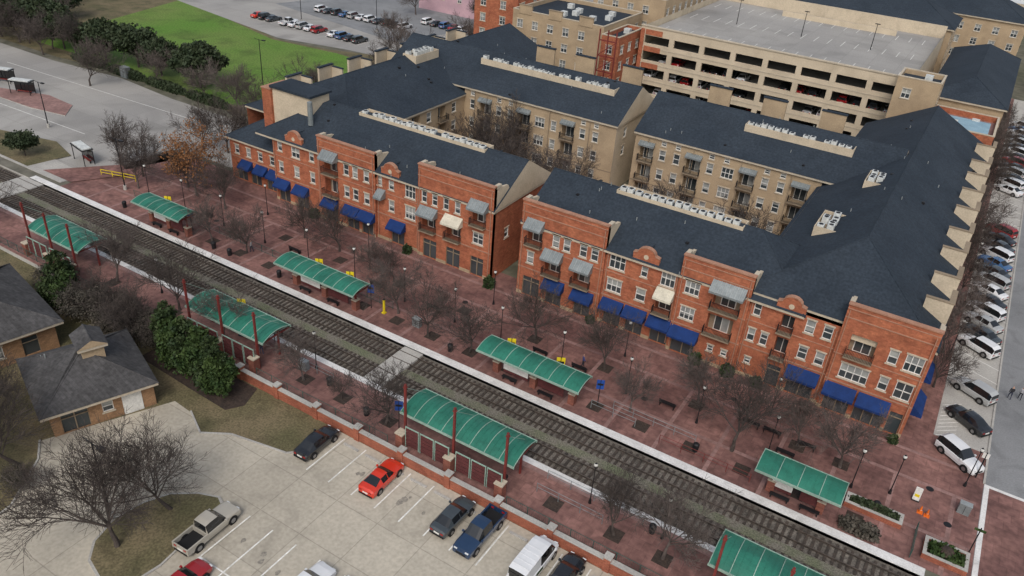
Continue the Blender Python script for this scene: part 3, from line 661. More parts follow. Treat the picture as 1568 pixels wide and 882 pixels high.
# ------------------------------------------------------------ street furniture
def me_lamp():
    b=B();b.cyl((0,0,0),(0,0,.5),.16,.1,8,'iron');b.cyl((0,0,.5),(0,0,4.3),.055,.04,6,'iron');b.cyl((0,0,4.3),(0,0,4.45),.12,.14,8,'iron');b.ball((0,0,4.62),.19,'lampglobe');b.cyl((0,0,4.78),(0,0,4.9),.12,.02,8,'iron');return b.mesh('street_lamp',True)
LM=me_lamp()
for x in (-100,-92,-84,-76,-68,-60,-52,-44.5,-38,-30,-22,-14,-6.5,1.5): inst('street_lamp',LM,(x,65.6,0))
for x in (-82,-63,-43,-25,-8): inst('street_lamp',LM,(x,71.8,0))
for x in (-76,-51,-18,-11): inst('street_lamp',LM,(x,49.2,0))
for p in ((4.8,67.0),(10.8,72.5),(6.9,97),(6.9,122)): inst('street_lamp',LM,(*p,0))
def me_bin():
    b=B();b.cyl((0,0,0),(0,0,.85),.27,.31,12,'iron');b.cyl((0,0,.85),(0,0,.98),.33,.2,12,'iron');b.cyl((0,0,.7),(0,0,.75),.325,.325,12,'iron');return b.mesh('litter_bin')
BM=me_bin()
for p in ((-99,60.8),(-80,60.4),(-77,60.4),(-41.5,60.5),(-12.6,61.5),(-41.8,46.6),(-48,48),(-68,60.4),(-12,49.3),(4,64)): inst('litter_bin',BM,(*p,0))
def me_bench():
    b=B()
    for i in range(4): b.box(-.9,.9,-.25+i*.12,-.16+i*.12,.42,.46,'iron')
    for i in range(3): b.box(-.9,.9,.24,.28,.55+i*.13,.64+i*.13,'iron')
    for x in (-.8,.75): b.box(x,x+.05,-.22,.28,0,.42,'iron');b.box(x,x+.05,.235,.285,.42,.9,'iron')
    return b.mesh('park_bench')
PB=me_bench()
for x in (-88,-71,-57,-48,-33,-28,-17.5,-5): inst('park_bench',PB,(x,66.2,0),math.pi)
for x in (-9.2,-7,-3.5): inst('park_bench',PB,(x,68.6,0),math.pi)
def me_sign(c):
    b=B();b.cyl((0,0,0),(0,0,3.4),.05,.05,6,'iron');b.box(-.4,.4,-.03,.03,2.2,3.35,c);b.box(-.3,.3,-.045,-.031,2.7,2.95,'iron');b.box(-.3,.3,.031,.045,2.7,2.95,'iron');return b.mesh('platform_sign')
SY=me_sign('yellow');SBl=me_sign('bluesign')
for p in ((-90.5,62.0),(-62.5,62),(-57.5,62),(-28.5,62.2),(-62.8,50),(-34.5,62)): inst('platform_sign',SY,(*p,0),.5,1.15)
for p in ((-86,61.9),(-54.2,61.9),(-23.6,61.9),(-58,50),(-38,47)): inst('platform_sign',SBl,(*p,0),.5)
def bollard_sign(x,y,m):
    b=B();b.box(-.35,.35,-.25,.25,0,.12,'iron');b.hexa([(-.3,-.2,.12),(.3,-.2,.12),(.3,.2,.12),(-.3,.2,.12),(-.3,-.06,1.5),(.3,-.06,1.5),(.3,.06,1.5),(-.3,.06,1.5)],m);b.box(-.2,.2,-.17,-.1,.5,.8,'yellow');b.done('sandwich_board_sign',loc=(x,y,0))
bollard_sign(7.0,67.6,'white_paint')
b=B();b.box(-.25,.25,-.25,.25,0,.05,'orange');b.cyl((0,0,.05),(0,0,.8),.18,.04,10,'orange',False);b.cyl((0,0,.35),(0,0,.5),.125,.09,10,'white_paint',False);cm=b.mesh('traffic_cone')
inst('traffic_cone',cm,(8.2,66,0));inst('traffic_cone',cm,(7.6,66.1,0))
b=B();b.cyl((0,0,0),(0,0,1.9),.16,.16,8,'yellow');b.box(-.22,.22,-.22,.22,0,.15,'yellow');b.cyl((0,0,1.9),(0,0,2.0),.2,.1,8,'iron');b.done('yellow_ticket_post',loc=(-52.3,62,0))
def me_box():
    b=B();b.box(-.6,.6,-.35,.35,0,1.3,'metal_awn');b.box(-.63,.63,-.38,.38,1.3,1.36,'metal_rib');b.box(-.02,.02,-.36,-.35,.1,1.2,'iron');return b.mesh('utility_cabinet')
UC=me_box()
for p in ((-47.5,62.2,0),(-52,48.4,0),(11,68.5,0)): inst('utility_cabinet',UC,p,0,.85)
inst('utility_cabinet',UC,(-150,98,0),0,1.6)
b=B()
for i in range(19):
    x=-93+i*5.27;b.box(x,x+1.5,60.9,62.4,.005,.012,'mulch')
for x in (-71.3,-50.6,-45.4,-39.4,-20.6,-14.6,-10.1,-82.4): b.box(x-.75,x+.75,46.4,47.9,.004,.012,'mulch')
for x in (-35,-25.8,-4.3,0,-15,-55,-65,-75,-45): b.box(x-.75,x+.75,67.6,69.1,.005,.012,'mulch')
b.done('tree_grates')
def tall(x,y,z,h,name='light_pole',arm=(1,0)):
    b=B();b.cyl((0,0,0),(0,0,.7),.25,.25,8,'concrete_plain');b.cyl((0,0,.7),(0,0,h),.1,.06,6,'iron');b.cyl((0,0,h-.1),(arm[0]*1.2,arm[1]*1.2,h),.04,.04,5,'iron');b.box(arm[0]*1.1-.2,arm[0]*1.1+.5,-.2+arm[1],.2+arm[1],h-.05,h+.1,'iron');b.cyl((0,0,h-.1),(-arm[0]*1.2,-arm[1]*1.2,h),.04,.04,5,'iron');b.done(name,loc=(x,y,z))
tall(-120.8,107.8,0,11.5);tall(-50.6,24.4,-.6,8.5);tall(-135,72,0,8);tall(-104,64.5,0,8);tall(-92,90,0,3,'vent_post')
tall(-140,165,0,9);tall(-160,158,0,9)
b=B();b.cyl((0,0,0),(0,0,3.2),.07,.06,6,'iron');b.box(-.3,.3,-.03,.03,2.5,3.1,'white_paint');b.done('traffic_sign',loc=(11.6,74.5,0))
b=B();b.cyl((0,0,0),(0,0,3.0),.05,.05,6,'iron');b.box(-.45,.45,-.03,.03,2.6,2.85,'leaf_green');b.done('street_name_sign',loc=(12.0,63.6,0))
def hedge_mesh(seed,sx,sy,sz,n,m,name):
    rr=random.Random(seed);b=B()
    b.ball((0,0,sz*.35),min(sx,sy)*.4,'mulch',8,5,.7)
    for _ in range(n):
        while True:
            p=Vector((rr.uniform(-1,1),rr.uniform(-1,1),rr.uniform(0,1)))
            if abs(p.x)**3+abs(p.y)**3+abs(p.z)**3<1: break
        q=p*(0.75+.35*rr.random());c=Vector((q.x*sx/2,q.y*sy/2,max(.05,q.z*sz)));s=rr.uniform(.07,.16)
        d=Vector((rr.gauss(0,1),rr.gauss(0,1),rr.gauss(0,1))).normalized();a=d.orthogonal().normalized()*s;e=d.cross(a.normalized())*s
        b.poly([c-a-e,c+a-e,c+a+e,c-a+e],m)
    return b.mesh(name)
def planter(x0,x1,y0,y1,m,mat='leaf_green'):
    r=empty('brick_planter',(x0,y0,0));b=B()
    for a in ((x0,x1,y0,y0+.3),(x0,x1,y1-.3,y1),(x0,x0+.3,y0+.3,y1-.3),(x1-.3,x1,y0+.3,y1-.3)): b.box(*a,0,.55,'brick_low');b.box(a[0],a[1],a[2],a[3],.55,.62,'concrete_plain')
    b.box(x0+.3,x1-.3,y0+.3,y1-.3,0,.4,'mulch');b.done('wall',r).location=-r.location
    o=inst('hedge',hedge_mesh(int(x0),x1-x0-.5,y1-y0-.5,.6,900,mat,'hedge'),(0,0,0));o.parent=r;o.location=((x1-x0)/2,(y1-y0)/2,.4)
planter(1.4,6.4,62.7,64.2,0,'leaf_oak');planter(8.4,12,60.4,62.8,0)
inst('shrub',hedge_mesh(5,3.6,1.8,1.0,1200,'leaf_grey','shrub'),(3.2,60.3,0))
sh=hedge_mesh(9,1.4,1.4,1.3,700,'leaf_dark','shrub')
for p in ((-18.0,75.6),(-14.2,75.6),(-31.5,75.6),(-59.5,75.5),(-76.5,75.5),(-45.8,75),(-10.9,75.7),(3.7,75)): inst('shrub',sh,(*p,0),R.random()*6,R.uniform(.7,1.1))
def bus_shelter(x,y,rz):
    b=B();b.box(-2.2,2.2,-.9,.9,2.5,2.62,'iron');b.box(-2.0,2.0,-.7,.7,2.62,2.8,'whiteunit')
    for px in (-2,0,2):
        b.box(px-.05,px+.05,.7,.8,0,2.5,'iron')
        if px: b.box(px-.05,px+.05,-.8,-.7,0,2.5,'iron')
    b.box(-1.9,1.9,.72,.76,.4,2.2,'car_glass');b.box(-1.4,1.4,.2,.6,.42,.5,'red_steel');b.box(-1.3,-1.2,.3,.5,0,.42,'iron');b.box(1.2,1.3,.3,.5,0,.42,'iron')
    o=b.done('bus_shelter',loc=(x,y,.02));o.rotation_euler=(0,0,rz)
bus_shelter(-154,79,.4);bus_shelter(-163,80.5,.4);bus_shelter(-117.5,67,-.2)
b=B()
for i in range(4): b.box(-3+i*2,-2.92+i*2,-.04,.04,0,1,'yellow')
b.box(-3,3.1,-.03,.03,.9,1.0,'yellow');b.box(-3,3.1,-.03,.03,.45,.53,'yellow');b.done('yellow_barrier',loc=(-108.3,66.4,0)).rotation_euler=(0,0,.3)
# ------------------------------------------------------------ cars
CM={}
def car_mesh(kind,col):
    k=(kind,col)
    if k in CM: return CM[k]
    b=B();pm='paint_'+col
    if kind=='sedan': st=[(-2.38,.72,.80,.74,.6,0),(-2.25,.86,.95,.86,.70,0),(-1.75,.90,1.0,.90,.72,0),(-1.05,.92,1.38,.91,.58,1),(-.45,.92,1.45,.91,.60,2),(.25,.92,1.43,.91,.60,2),(.95,.90,.98,.90,.70,3),(1.7,.84,.90,.88,.66,0),(2.2,.70,.77,.82,.6,0),(2.38,.55,.60,.70,.5,0)];zl=.25;wr=.33;wx=(-1.42,1.42)
    elif kind=='coupe': st=[(-2.35,.78,.86,.76,.6,0),(-2.2,.90,1.0,.90,.70,0),(-1.7,.92,1.05,.94,.72,0),(-.85,.90,1.32,.93,.56,1),(-.3,.90,1.38,.92,.58,2),(.1,.90,1.35,.92,.58,2),(.75,.90,.99,.92,.70,3),(1.7,.86,.93,.92,.68,0),(2.2,.72,.80,.86,.6,0),(2.38,.55,.6,.74,.5,0)];zl=.22;wr=.35;wx=(-1.4,1.42)
    elif kind=='suv': st=[(-2.35,.95,1.05,.80,.66,0),(-2.28,1.0,1.5,.90,.64,1),(-1.9,1.02,1.72,.92,.66,2),(-.8,1.02,1.76,.93,.68,2),(.3,1.02,1.72,.93,.66,2),(1.0,1.0,1.10,.92,.72,3),(1.8,.95,1.03,.90,.70,0),(2.25,.8,.88,.86,.66,0),(2.38,.6,.66,.76,.56,0)];zl=.3;wr=.37;wx=(-1.4,1.42)
    elif kind=='van': st=[(-2.75,1.0,1.5,.88,.78,0),(-2.7,1.15,2.15,.95,.80,1),(-2.2,1.15,2.25,.98,.82,4),(-.4,1.15,2.27,.98,.82,4),(.9,1.12,2.2,.98,.80,2),(1.35,1.1,2.1,.97,.78,2),(2.0,1.05,1.2,.95,.78,3),(2.55,.95,1.02,.90,.72,0),(2.75,.6,.7,.82,.6,0)];zl=.3;wr=.38;wx=(-1.7,1.8)
    else: st=[(-.75,1.0,1.05,.93,.7,0),(-.72,1.05,1.78,.93,.66,1),(-.2,1.05,1.85,.93,.67,2),(.55,1.05,1.82,.93,.66,2),(1.25,1.05,1.16,.93,.72,3),(2.1,1.0,1.08,.93,.72,0),(2.65,.92,1.0,.90,.68,0),(2.8,.6,.7,.84,.6,0)];zl=.35;wr=.4;wx=(-1.75,1.8)
    rings=[]
    for (x,zb,zt,ws,wt,fl) in st:
        rings.append([(x,-ws*.94,zl),(x,-ws,zl+(zb-zl)*.45),(x,-ws*.985,zb-.04),(x,-ws*.93,zb),(x,-wt,zt-.02),(x,-wt*.55,zt+.02),(x,wt*.55,zt+.02),(x,wt,zt-.02),(x,ws*.93,zb),(x,ws*.985,zb-.04),(x,ws,zl+(zb-zl)*.45),(x,ws*.94,zl)])
    n=12
    for i in range(len(rings)-1):
        fa,fb=st[i][5],st[i+1][5]
        for j in range(n):
            q=(j+1)%n;m=pm
            if j in (3,7):
                if (fa in(1,2) and fb in (2,)) or (fa==2 and fb==3): m='car_glass'
                if fa==4 or fb==4: m=pm if fa!=4 or fb!=2 else 'car_glass'
            if j in (4,5,6) and (fa==2 and fb==3): m='car_glass'
            if j in (4,5,6) and fa==0 and fb==1: m='car_glass'
            if j==11: m='tyre'
            b.poly([rings[i][j],rings[i][q],rings[i+1][q],rings[i+1][j]],m)
    b.poly(rings[0],pm);b.poly(rings[-1],pm)
    xf=st[-1][0];xr=st[0][0]
    if kind=='pickup':
        xr=-2.85
        b.box(xr,-.76,-.93,-.80,.45,1.08,pm);b.box(xr,-.76,.80,.93,.45,1.08,pm);b.box(xr,xr+.09,-.80,.80,.45,1.06,pm);b.box(xr+.09,-.76,-.80,.80,.45,.62,'tyre');b.box(-.85,-.76,-.80,.80,.62,1.06,pm)
    if kind=='van':
        b.box(xr-.012,xr,-.7,-.06,1.2,1.8,'car_glass');b.box(xr-.012,xr,.06,.7,1.2,1.8,'car_glass')
        b.box(-1.2,-.2,-.995,-.985,.75,1.05,'leaf_green');b.box(-1.2,-.2,.985,.995,.75,1.05,'leaf_green')
        for i in range(5): b.box(-2.2+i*.55,-2.14+i*.55,-.75,.75,2.285,2.31,pm)
    for y in (-1,1):
        for wxx in wx:
            b.cyl((wxx,y*.80,wr),(wxx,y*.955,wr),wr+.07,wr+.07,14,'tyre');b.cyl((wxx,y*.75,wr),(wxx,y*.97,wr),wr,wr,14,'tyre');b.cyl((wxx,y*.9,wr),(wxx,y*.98,wr),wr*.62,wr*.6,10,'wheel')
        zb=st[1][1]
        b.box(xr-.02,xr+.12,y*.55-.14,y*.55+.14,zb-.26,zb-.1,'tail')
        b.box(xf-.2,xf-.02,y*.56-.16,y*.56+.16,st[-2][1]-.12,st[-2][1]-.02,'headl')
        xm=[s for s in st if s[5]==3][0]
        b.box(xm[0]-.25,xm[0]-.08,y*.98-.09,y*.98+.09,xm[1]-.02,xm[1]+.13,pm)
        mid=-.1
        if kind!='van': b.hexa([(mid-.04,y*.865,.9),(mid+.04,y*.865,.9),(mid+.04,y*.85,.9),(mid-.04,y*.85,.9),(mid-.03,y*.62,st[4][2]-.03),(mid+.03,y*.62,st[4][2]-.03),(mid+.03,y*.60,st[4][2]-.03),(mid-.03,y*.60,st[4][2]-.03)],pm)
    b.box(xf-.12,xf+.02,-.5,.5,zl+.08,zl+.28,'tyre');b.box(xr-.03,xr+.05,-.28,.28,zl+.25,zl+.4,'white_paint')
    b.box(xr-.04,xr+.1,-.75,.75,zl,zl+.16,'tyre')
    CM[k]=b.mesh('car_'+kind,True);return CM[k]
def car(x,y,kind,col,ang,z=0,name=None):
    nm={'sedan':'parked_car','coupe':'parked_car','suv':'parked_suv','van':'parked_van','pickup':'pickup_truck'}[kind]
    inst(nm,car_mesh(kind,col),(x,y,z),math.radians(ang+(R.uniform(-2,2))))
zl=-.597
car(-43.0,40.9,'sedan','black',90,zl);car(-35.1,40.9,'coupe','red',90,zl);car(-27.1,40.9,'sedan','dgrey',90,zl);car(-24.2,40.7,'pickup','navy',-90,zl)
car(-18.8,40.6,'van','white',90,zl);car(-16.1,41.0,'sedan','black',90,zl);car(-42.9,28.0,'pickup','tan',90,zl);car(-40.2,23.2,'sedan','dred',90,zl);car(-32.1,28.4,'suv','white',90,zl);car(-29.6,28.6,'sedan','blue',90,zl)
car(-10.8,40.8,'suv','dgrey',90,zl)
car(9.8,76.2,'suv','white',-35+0,0);car(10.0,83.2,'sedan','black',145,0);car(10.0,89.3,'suv','silver',150,0)
cols=['white','dgrey','silver','white','black','white','silver','dgrey','blue','white','dgrey','black','dred']
for i in range(13): car(9.6,99.8+i*3.3,['suv','sedan','sedan'][i%3],cols[i],150,0)
for i in range(14): car(9.6,160+i*3.4,['sedan','suv'][i%2],cols[(i*5)%13],150,0)
for i in range(14):
    if i in(3,9): continue
    car(-171+i*2.7,153.5-i*.0,['sedan','suv','sedan','suv','pickup'][i%5],cols[(i*3+1)%13] if i else 'red',90)
for i in range(11):
    car(-165+i*2.8,171+i*.2,['suv','sedan'][i%2],cols[(i*7)%13],90)
for i in range(6): car(-136+i*3,182,['suv','sedan'][i%2],cols[(i*4)%13],90)
for (lv,n) in ((10.2,13),(6.9,12),(3.6,10)):
    rr=random.Random(int(lv*10))
    for i in range(18):
        if rr.random()<.35: continue
        car(-60+i*2.75,157.8,rr.choice(['sedan','suv']),rr.choice(['white','dgrey','silver','dred','silver','black','white']),90,lv-.3)
for i in range(5): car(-112+i*6,175+i*3,'sedan',cols[i],30)
# ------------------------------------------------------------ people
def person(x,y,z,rz,shirt,pants,stride=.25):
    me=bpy.data.meshes.new('person');V=[(0,0,.95),(0,0,1.15),(0,0,1.38),(0,0,1.50),(0,.02,1.6),(0,.02,1.72),
      (-.18,0,1.40),(-.24,-.06,1.15),(-.24,.08,.92),(.18,0,1.40),(.24,.08,1.15),(.24,.2,.95),
      (-.1,0,.90),(-.11,stride*.5,.50),(-.11,stride*.4,.08),(-.11,stride*.4+.16,.04),(.1,0,.90),(.11,-stride*.2,.50),(.11,-stride*.9,.10),(.11,-stride*.9+.14,.04),(-.24,.12,.82),(.24,.26,.86)]
    E=[(0,1),(1,2),(2,3),(3,4),(4,5),(2,6),(6,7),(7,8),(2,9),(9,10),(10,11),(0,12),(12,13),(13,14),(14,15),(0,16),(16,17),(17,18),(18,19),(8,20),(11,21)]
    r=[.14,.13,.15,.06,.09,.085,.075,.05,.038,.075,.05,.038,.1,.07,.05,.04,.1,.07,.05,.04,.03,.03]
    me.from_pydata(V,E,[]);o=bpy.data.objects.new('person',me);COL.objects.link(o)
    md=o.modifiers.new('skin','SKIN')
    lay=me.skin_vertices[0].data if me.skin_vertices else None
    if lay is None:
        bpy.context.view_layer.objects.active=o;bpy.ops.mesh.customdata_skin_add();lay=me.skin_vertices[0].data
    for i,q in enumerate(r): lay[i].radius=(q,q*.8);lay[i].use_root=(i==0)
    sb=o.modifiers.new('sub','SUBSURF');sb.levels=1;sb.render_levels=2
    m=bpy.data.materials.new('person_clothes');m.use_nodes=True;N=m.node_tree.nodes;L=m.node_tree.links
    tc=N.new("ShaderNodeTexCoord");sx=N.new("ShaderNodeSeparateXYZ");mr=N.new("ShaderNodeMath");mr.operation='DIVIDE';mr.inputs[1].default_value=1.85
    cr=N.new("ShaderNodeValToRGB");cr.color_ramp.interpolation='CONSTANT';e=cr.color_ramp.elements
    e[0].position=0;e[0].color=(.02,.02,.02,1);e[1].position=.05;e[1].color=(*pants,1)
    for p,c in ((.52,shirt),(.80,(.45,.27,.19)),(.93,(.04,.025,.02))): k=e.new(p);k.color=(*c,1)
    L.new(tc.outputs['Object'],sx.inputs[0]);L.new(sx.outputs[2],mr.inputs[0]);L.new(mr.outputs[0],cr.inputs[0]);L.new(cr.outputs[0],N["Principled BSDF"].inputs["Base Color"])
    me.materials.append(m);o.location=(x,y,z);o.rotation_euler=(0,0,rz)
person(-57.5,47.6,0,1.2,(.03,.03,.04),(.03,.04,.08));person(-28.0,67.0,0,-1,(.04,.06,.2),(.03,.03,.04));person(13.6,91,0,.2,(.02,.02,.025),(.02,.025,.05));person(14.6,91.6,0,.1,(.3,.3,.32),(.02,.02,.03))
person(-75.5,62.8,0,2,(.4,.4,.4),(.02,.03,.06))
# ------------------------------------------------------------ trees
def bare(seed,h,spread=1.0,lim=6,leaf=None,mat='bark',cnt=(7,6,5),mr=.014):
    rr=random.Random(seed);b=B();tips=[]
    def br(p,d,L,r,lv):
        seg=4 if lv<2 else 2 if lv<4 else 1;q=Vector(p);dd=Vector(d);pts=[(q.copy(),r)]
        for i in range(seg):
            dd=(dd+Vector((rr.gauss(0,.14),rr.gauss(0,.14),rr.gauss(0,.08)+.05))).normalized();q2=q+dd*L/seg
            ra=r*(1-.6*(i)/seg) ;rb_=r*(1-.6*(i+1)/seg)
            b.cyl(q,q2,max(ra,mr),max(rb_,mr*.7),[7,5,4,3,3,3][lv],mat,False);q=q2;pts.append((q.copy(),rb_))
        if lv>=4: tips.append(q.copy());return
        n=max(2,int(round((lim,*cnt)[lv]+rr.uniform(-.6,.6))))
        for i in range(n):
            t=(.72+.28*rr.random()) if lv==0 else .2+.8*(i+rr.random()*.6)/n
            t=min(t,.999);k=int(t*seg);f=t*seg-k;pp=pts[k][0].lerp(pts[k+1][0],f)
            az=2*math.pi*(i+rr.random()*.7)/n+lv
            ax=dd.orthogonal().normalized();bx=dd.cross(ax);side=ax*math.cos(az)+bx*math.sin(az)
            tilt=(rr.uniform(.4,.95)*spread) if lv==0 else rr.uniform(.55,1.05)
            nd=(dd*math.cos(tilt)+side*math.sin(tilt)+Vector((0,0,.12))).normalized()
            LL=(h*.5*rr.uniform(.8,1.15)) if lv==0 else L*rr.uniform(.42,.68)*(1.15-.4*t)
            br(pp,nd,LL,max(pts[k][1]*(.55 if lv else .6),mr),lv+1)
        if lv>0: br(q,dd,L*.45,max(pts[-1][1]*.9,.01),min(lv+1,4))
    br((0,0,-.1),(rr.gauss(0,.04),rr.gauss(0,.04),1),h*.27,h*.022,0)
    if leaf:
        for t in tips:
            for _ in range(leaf[1]):
                c=t+Vector((rr.gauss(0,.15),rr.gauss(0,.15),rr.gauss(0,.15)));s=rr.uniform(.05,.1);d=Vector((rr.gauss(0,1),rr.gauss(0,1),rr.gauss(0,1))).normalized();a=d.orthogonal().normalized()*s;e=d.cross(a.normalized())*s
                b.poly([c-a-e,c+a-e,c+a+e,c-a+e],leaf[0])
    return b.mesh('bare_tree')
BT=[bare(11,7.2,.95,6),bare(12,7.6,1.1,7,mat='bark2'),bare(13,6.8,.9,6,mat='bark2'),bare(14,7.2,1.05,6),bare(15,7.6,1.0,7)]
BIG=[bare(21,9.2,1.15,8,mat='bark',cnt=(8,7,5),mr=.013),bare(22,9.0,1.2,8,mat='bark',cnt=(8,7,5),mr=.013)]
ORG=bare(31,9.0,1.0,6,('leaf_brown',3),'bark2',cnt=(6,5,4))
T=[(-45.2,61.3),(-39.6,61.5),(-50.9,63),(-34.9,68.4),(-25.8,68.1),(-20.4,63.1),(-9.6,63.7),(-4.3,68.5),(0,67.8),(-88,69.3),(-81.7,61.6),(-75.7,62.1),(-66.7,70.1),(-82.4,47.7),(-71.3,48),(-39.4,46.6),(-50.6,46.9),(-45.4,46.9),(-14.6,47.1),(-10.1,47.2),(-106.1,69.2),(-111.5,69.7),(-103,66),(-56,68.4),(-73,70),(-60.5,69),(-98,71),(-15,69),(-63,47.2),(-110,48)]
SCL={(-9.6,63.7):1.35,(-34.9,68.4):1.2,(-39.4,46.6):1.1,(-25.8,68.1):1.1,(-14.6,47.1):.95,(-20.4,63.1):.85,(-45.4,46.9):.5,(-56,68.4):.75,(-60.5,69):.7,(-106.1,69.2):1.2,(-111.5,69.7):1.15,(-82.4,47.7):1.2,(-71.3,48):1.25}
for i,p in enumerate(T):
    s=SCL.get(p,1.02)*R.uniform(.92,1.08);inst('bare_tree',BT[(i*3+i//4)%5],(*p,0),R.random()*6.28,(s,s,s*R.uniform(.92,1.05)))
inst('brown_leaved_tree',ORG,(-94.6,69.8,0),1,1.1)
for p,k,s in (((-47.4,27.9),1,1.05),((-47.6,22.8),0,1.3),((-62.5,23.6),1,1.2),((-66,19),0,1.1),((-72,43),1,.8),((-70,26),0,.9)): inst('bare_tree',BIG[k],(*p,-.6),R.random()*6,s)
for i in range(14): inst('bare_tree',BT[i%5],(6.1,88+i*8.2,0),R.random()*6,R.uniform(.95,1.25))
for p in ((-66,101),(-62,104),(-58,98),(-70,98),(-55,104),(-49,101),(-33,100),(-21,99),(-64,108)): inst('bare_tree',BT[R.randrange(5)],(*p,0),R.random()*6,R.uniform(1.3,1.75))
for p in ((-112,115),(-107,105),(-104,120),(-110,96),(-103,90),(-104,84),(-108,82),(-101,96),(-150,90),(-175,96),(-185,99),(-194,98),(-205,100),(-130,160),(-112,165),(-110,185),(-125,190),(-145,188),(-200,96),(-195,90),(-190,108),(-205,115),(-215,125),(-210,140),(-187,98),(-178,100),(-168,99.5),(-158,99),(-142,99),(-128,99.5),(-118,99),(-106,128),(-118,146),(-104,140)): inst('bare_tree',BT[R.randrange(5)],(*p,0),R.random()*6,R.uniform(1.0,1.5))
def foliage(seed,lobes,n,m,size=(.10,.22),trunk=1.5,name='tree'):
    rr=random.Random(seed);b=B();b.cyl((0,0,-.1),(0,0,trunk+1),.2,.14,7,'bark',False)
    tot=sum(l[3]*l[4]*l[5] for l in lobes)
    for (x,y,z,rx,ry,rz) in lobes:
        b.cyl((0,0,trunk*.7),(x,y,z),.1,.04,5,'bark',False)
        nc=int(14+rx*ry*rz*3);cl=[]
        for _ in range(nc):
            d=Vector((rr.gauss(0,1),rr.gauss(0,1),rr.gauss(0,1))).normalized()*rr.uniform(.55,1.0);cl.append(Vector((x+d.x*rx,y+d.y*ry,z+d.z*rz)))
        k=int(n*rx*ry*rz/tot)
        for _ in range(k):
            c=rr.choice(cl);cr=min(rx,ry,rz)*.38
            p=c+Vector((rr.gauss(0,1),rr.gauss(0,1),rr.gauss(0,.8)))*cr*.55
            if p.z<.15: continue
            s=rr.uniform(*size);d=Vector((rr.gauss(0,1),rr.gauss(0,1),rr.gauss(0,1))).normalized();a=d.orthogonal().normalized()*s;e=d.cross(a.normalized())*s*.7
            b.poly([p-a-e,p+a-e,p+a+e,p-a+e],m)
    return b.mesh(name)
JUN=[foliage(41,[(0,0,2.4,1.5,1.4,2.2),(.3,.2,4.6,.8,.8,1.4),(-.9,-.5,1.6,1.1,1.1,1.3),(.8,.5,2.8,.8,.9,1.5)],10000,'leaf_dark',(.07,.16),name='juniper_tree'),
     foliage(42,[(0,0,2.0,1.5,1.5,1.9),(.6,-.4,3.7,.8,.8,1.4),(-.8,.4,2.9,.9,.9,1.4)],9000,'leaf_green',(.07,.16),name='juniper_tree')]
for p,k,s in (((-65.4,42.3),0,1.1),((-63.4,41.6),1,1.1),((-61.4,41.9),0,1.1),((-59.6,41.3),1,1.1),((-57.6,41.2),0,1.05),((-56.2,40.8),1,.95),((-84,41.6),0,1.1),((-81.6,41.0),1,.9)): inst('juniper_tree',JUN[k],(*p,-.6),R.random()*6,(s,s,s*R.uniform(1.0,1.2)))
b=B();b.prism([(-68,40),(-60,39.6),(-54,39.4),(-53,41),(-54,43.6),(-68,43.6)],-.62,-.6,'mulch');b.done('mulch_bed')
OAK=[foliage(51,[(0,0,5,3.2,3.2,2.2),(2,1,4.4,2,2,1.6),(-2,-.8,4.6,2,2.2,1.7),(0,-2,4,1.8,1.6,1.4),(.3,.5,6.6,1.8,1.8,1.2)],11000,'leaf_oak',(.12,.26),2.4,'oak_tree'),
     foliage(52,[(0,0,4.6,3,2.8,2.2),(1.6,-1.2,4.0,2,1.8,1.5),(-1.6,1.2,5,2.1,2,1.8)],9000,'leaf_oak',(.12,.26),2.2,'oak_tree')]
for p,k,s in (((-162,102),0,1.15),((-154,104),1,1.25),((-146,103.5),0,1.0),((-134,103.5),0,1.2),((-137,106),1,1.1),((-126,62.5),1,.6),((-184,104),0,1.2),((-190,101),1,1.1),((-176,101.5),0,1.0),((-196,106),0,1.2),((-204,103),1,1.2),((-208,110),0,1.3),((-200,118),1,1.1),((-214,120),0,1.2),((-169,102.5),1,.95),((-220,132),1,1.3),((-60,255),0,1.3),((-38,226),1,1.2),((-20,228),0,1.3),((-2,256),1,1.4),((-70,228),0,1.2),((-55,96),1,.5),((-36,98),1,.55),((-30,95),0,.4),((16,240),0,1.3),((-90,215),0,1.4),((-105,205),1,1.3)): inst('oak_tree',OAK[k],(*p,0),R.random()*6,s)
GS=foliage(61,[(0,0,2,2.2,2,1.8),(1.4,.6,1.8,1.5,1.5,1.4),(-1,-1,2.4,1.4,1.4,1.5)],7000,'leaf_grey',(.03,.08),.6,'winter_shrub')
for p,s in (((-79,41.5),1.1),((-76,42),1.15),((-73.5,41.4),1.0),((-70.6,42),.9),((-68,42.6),.7),((-87,43),.9),((-60,22),.6)):
    inst('winter_shrub',GS,(*p,-.6),R.random()*6,s);inst('bare_tree',BT[R.randrange(5)],(p[0]+.8,p[1]+.5,-.6),R.random()*6,.7*s)
HG=hedge_mesh(77,12,2.2,1.6,6000,'leaf_oak','hedge_row')
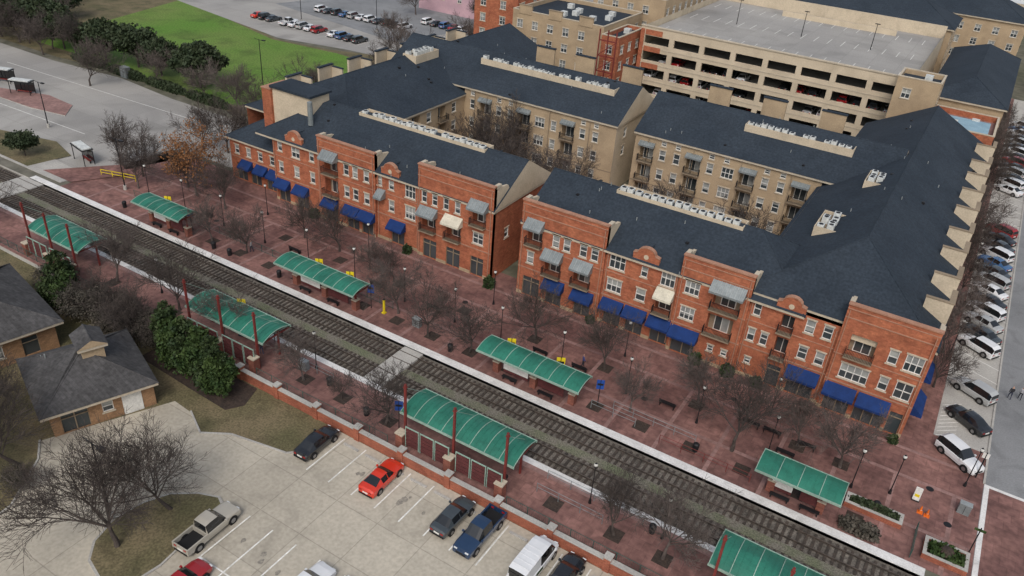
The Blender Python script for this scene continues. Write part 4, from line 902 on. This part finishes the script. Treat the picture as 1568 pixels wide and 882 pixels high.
for i in range(4): inst('hedge_row',HG,(-163+i*12.2,98.8-.1*i,0),-.01)
for i in range(40):
    x=R.uniform(-430,80);y=R.uniform(300,560)+(0 if x>-150 else -60);inst('distant_tree',OAK[i%2],(x,y,0),R.random()*6,R.uniform(1,1.8))
# ------------------------------------------------------------ world, sun, camera
w=bpy.data.worlds.new("World");S.world=w;w.use_nodes=True;N=w.node_tree.nodes;L=w.node_tree.links
bg=N["Background"];sk=N.new("ShaderNodeTexSky");sk.sky_type='NISHITA';sk.sun_disc=False
el=math.radians(48);az=math.radians(160)
sk.sun_elevation=el;sk.sun_rotation=az;sk.dust_density=4;sk.air_density=1.2
hs=N.new("ShaderNodeHueSaturation");hs.inputs["Saturation"].default_value=.6;L.new(sk.outputs[0],hs.inputs["Color"]);L.new(hs.outputs[0],bg.inputs[0]);bg.inputs[1].default_value=.14
ld=bpy.data.lights.new('sun','SUN');ld.energy=1.0;ld.angle=math.radians(20);ld.color=(1,.98,.955)
lo=bpy.data.objects.new('sun',ld);COL.objects.link(lo)
sd=Vector((math.sin(az)*math.cos(el),math.cos(az)*math.cos(el),math.sin(el)))
lo.rotation_euler=(-sd).to_track_quat('-Z','Y').to_euler()
f,pi_,ro,he=1220.1,math.radians(31.09),math.radians(4.61),math.radians(29.45)
F=Vector((-math.sin(he),math.cos(he),0));Rr=Vector((math.cos(he),math.sin(he),0));U=Vector((0,0,1))
fw=F*math.cos(pi_)-U*math.sin(pi_);up=F*math.sin(pi_)+U*math.cos(pi_)
r=Rr*math.cos(ro)+up*math.sin(ro);u=-Rr*math.sin(ro)+up*math.cos(ro)
cd=bpy.data.cameras.new('camera');cd.lens=f/1568*36;cd.sensor_width=36;cd.clip_end=9000;cd.clip_start=.5
co=bpy.data.objects.new('camera',cd);COL.objects.link(co)
m=Matrix((r,u,-fw)).transposed().to_4x4();m.translation=Vector((0,0,53));co.matrix_world=m
S.camera=co
S.view_settings.view_transform='Standard';S.view_settings.look='None';S.view_settings.exposure=0
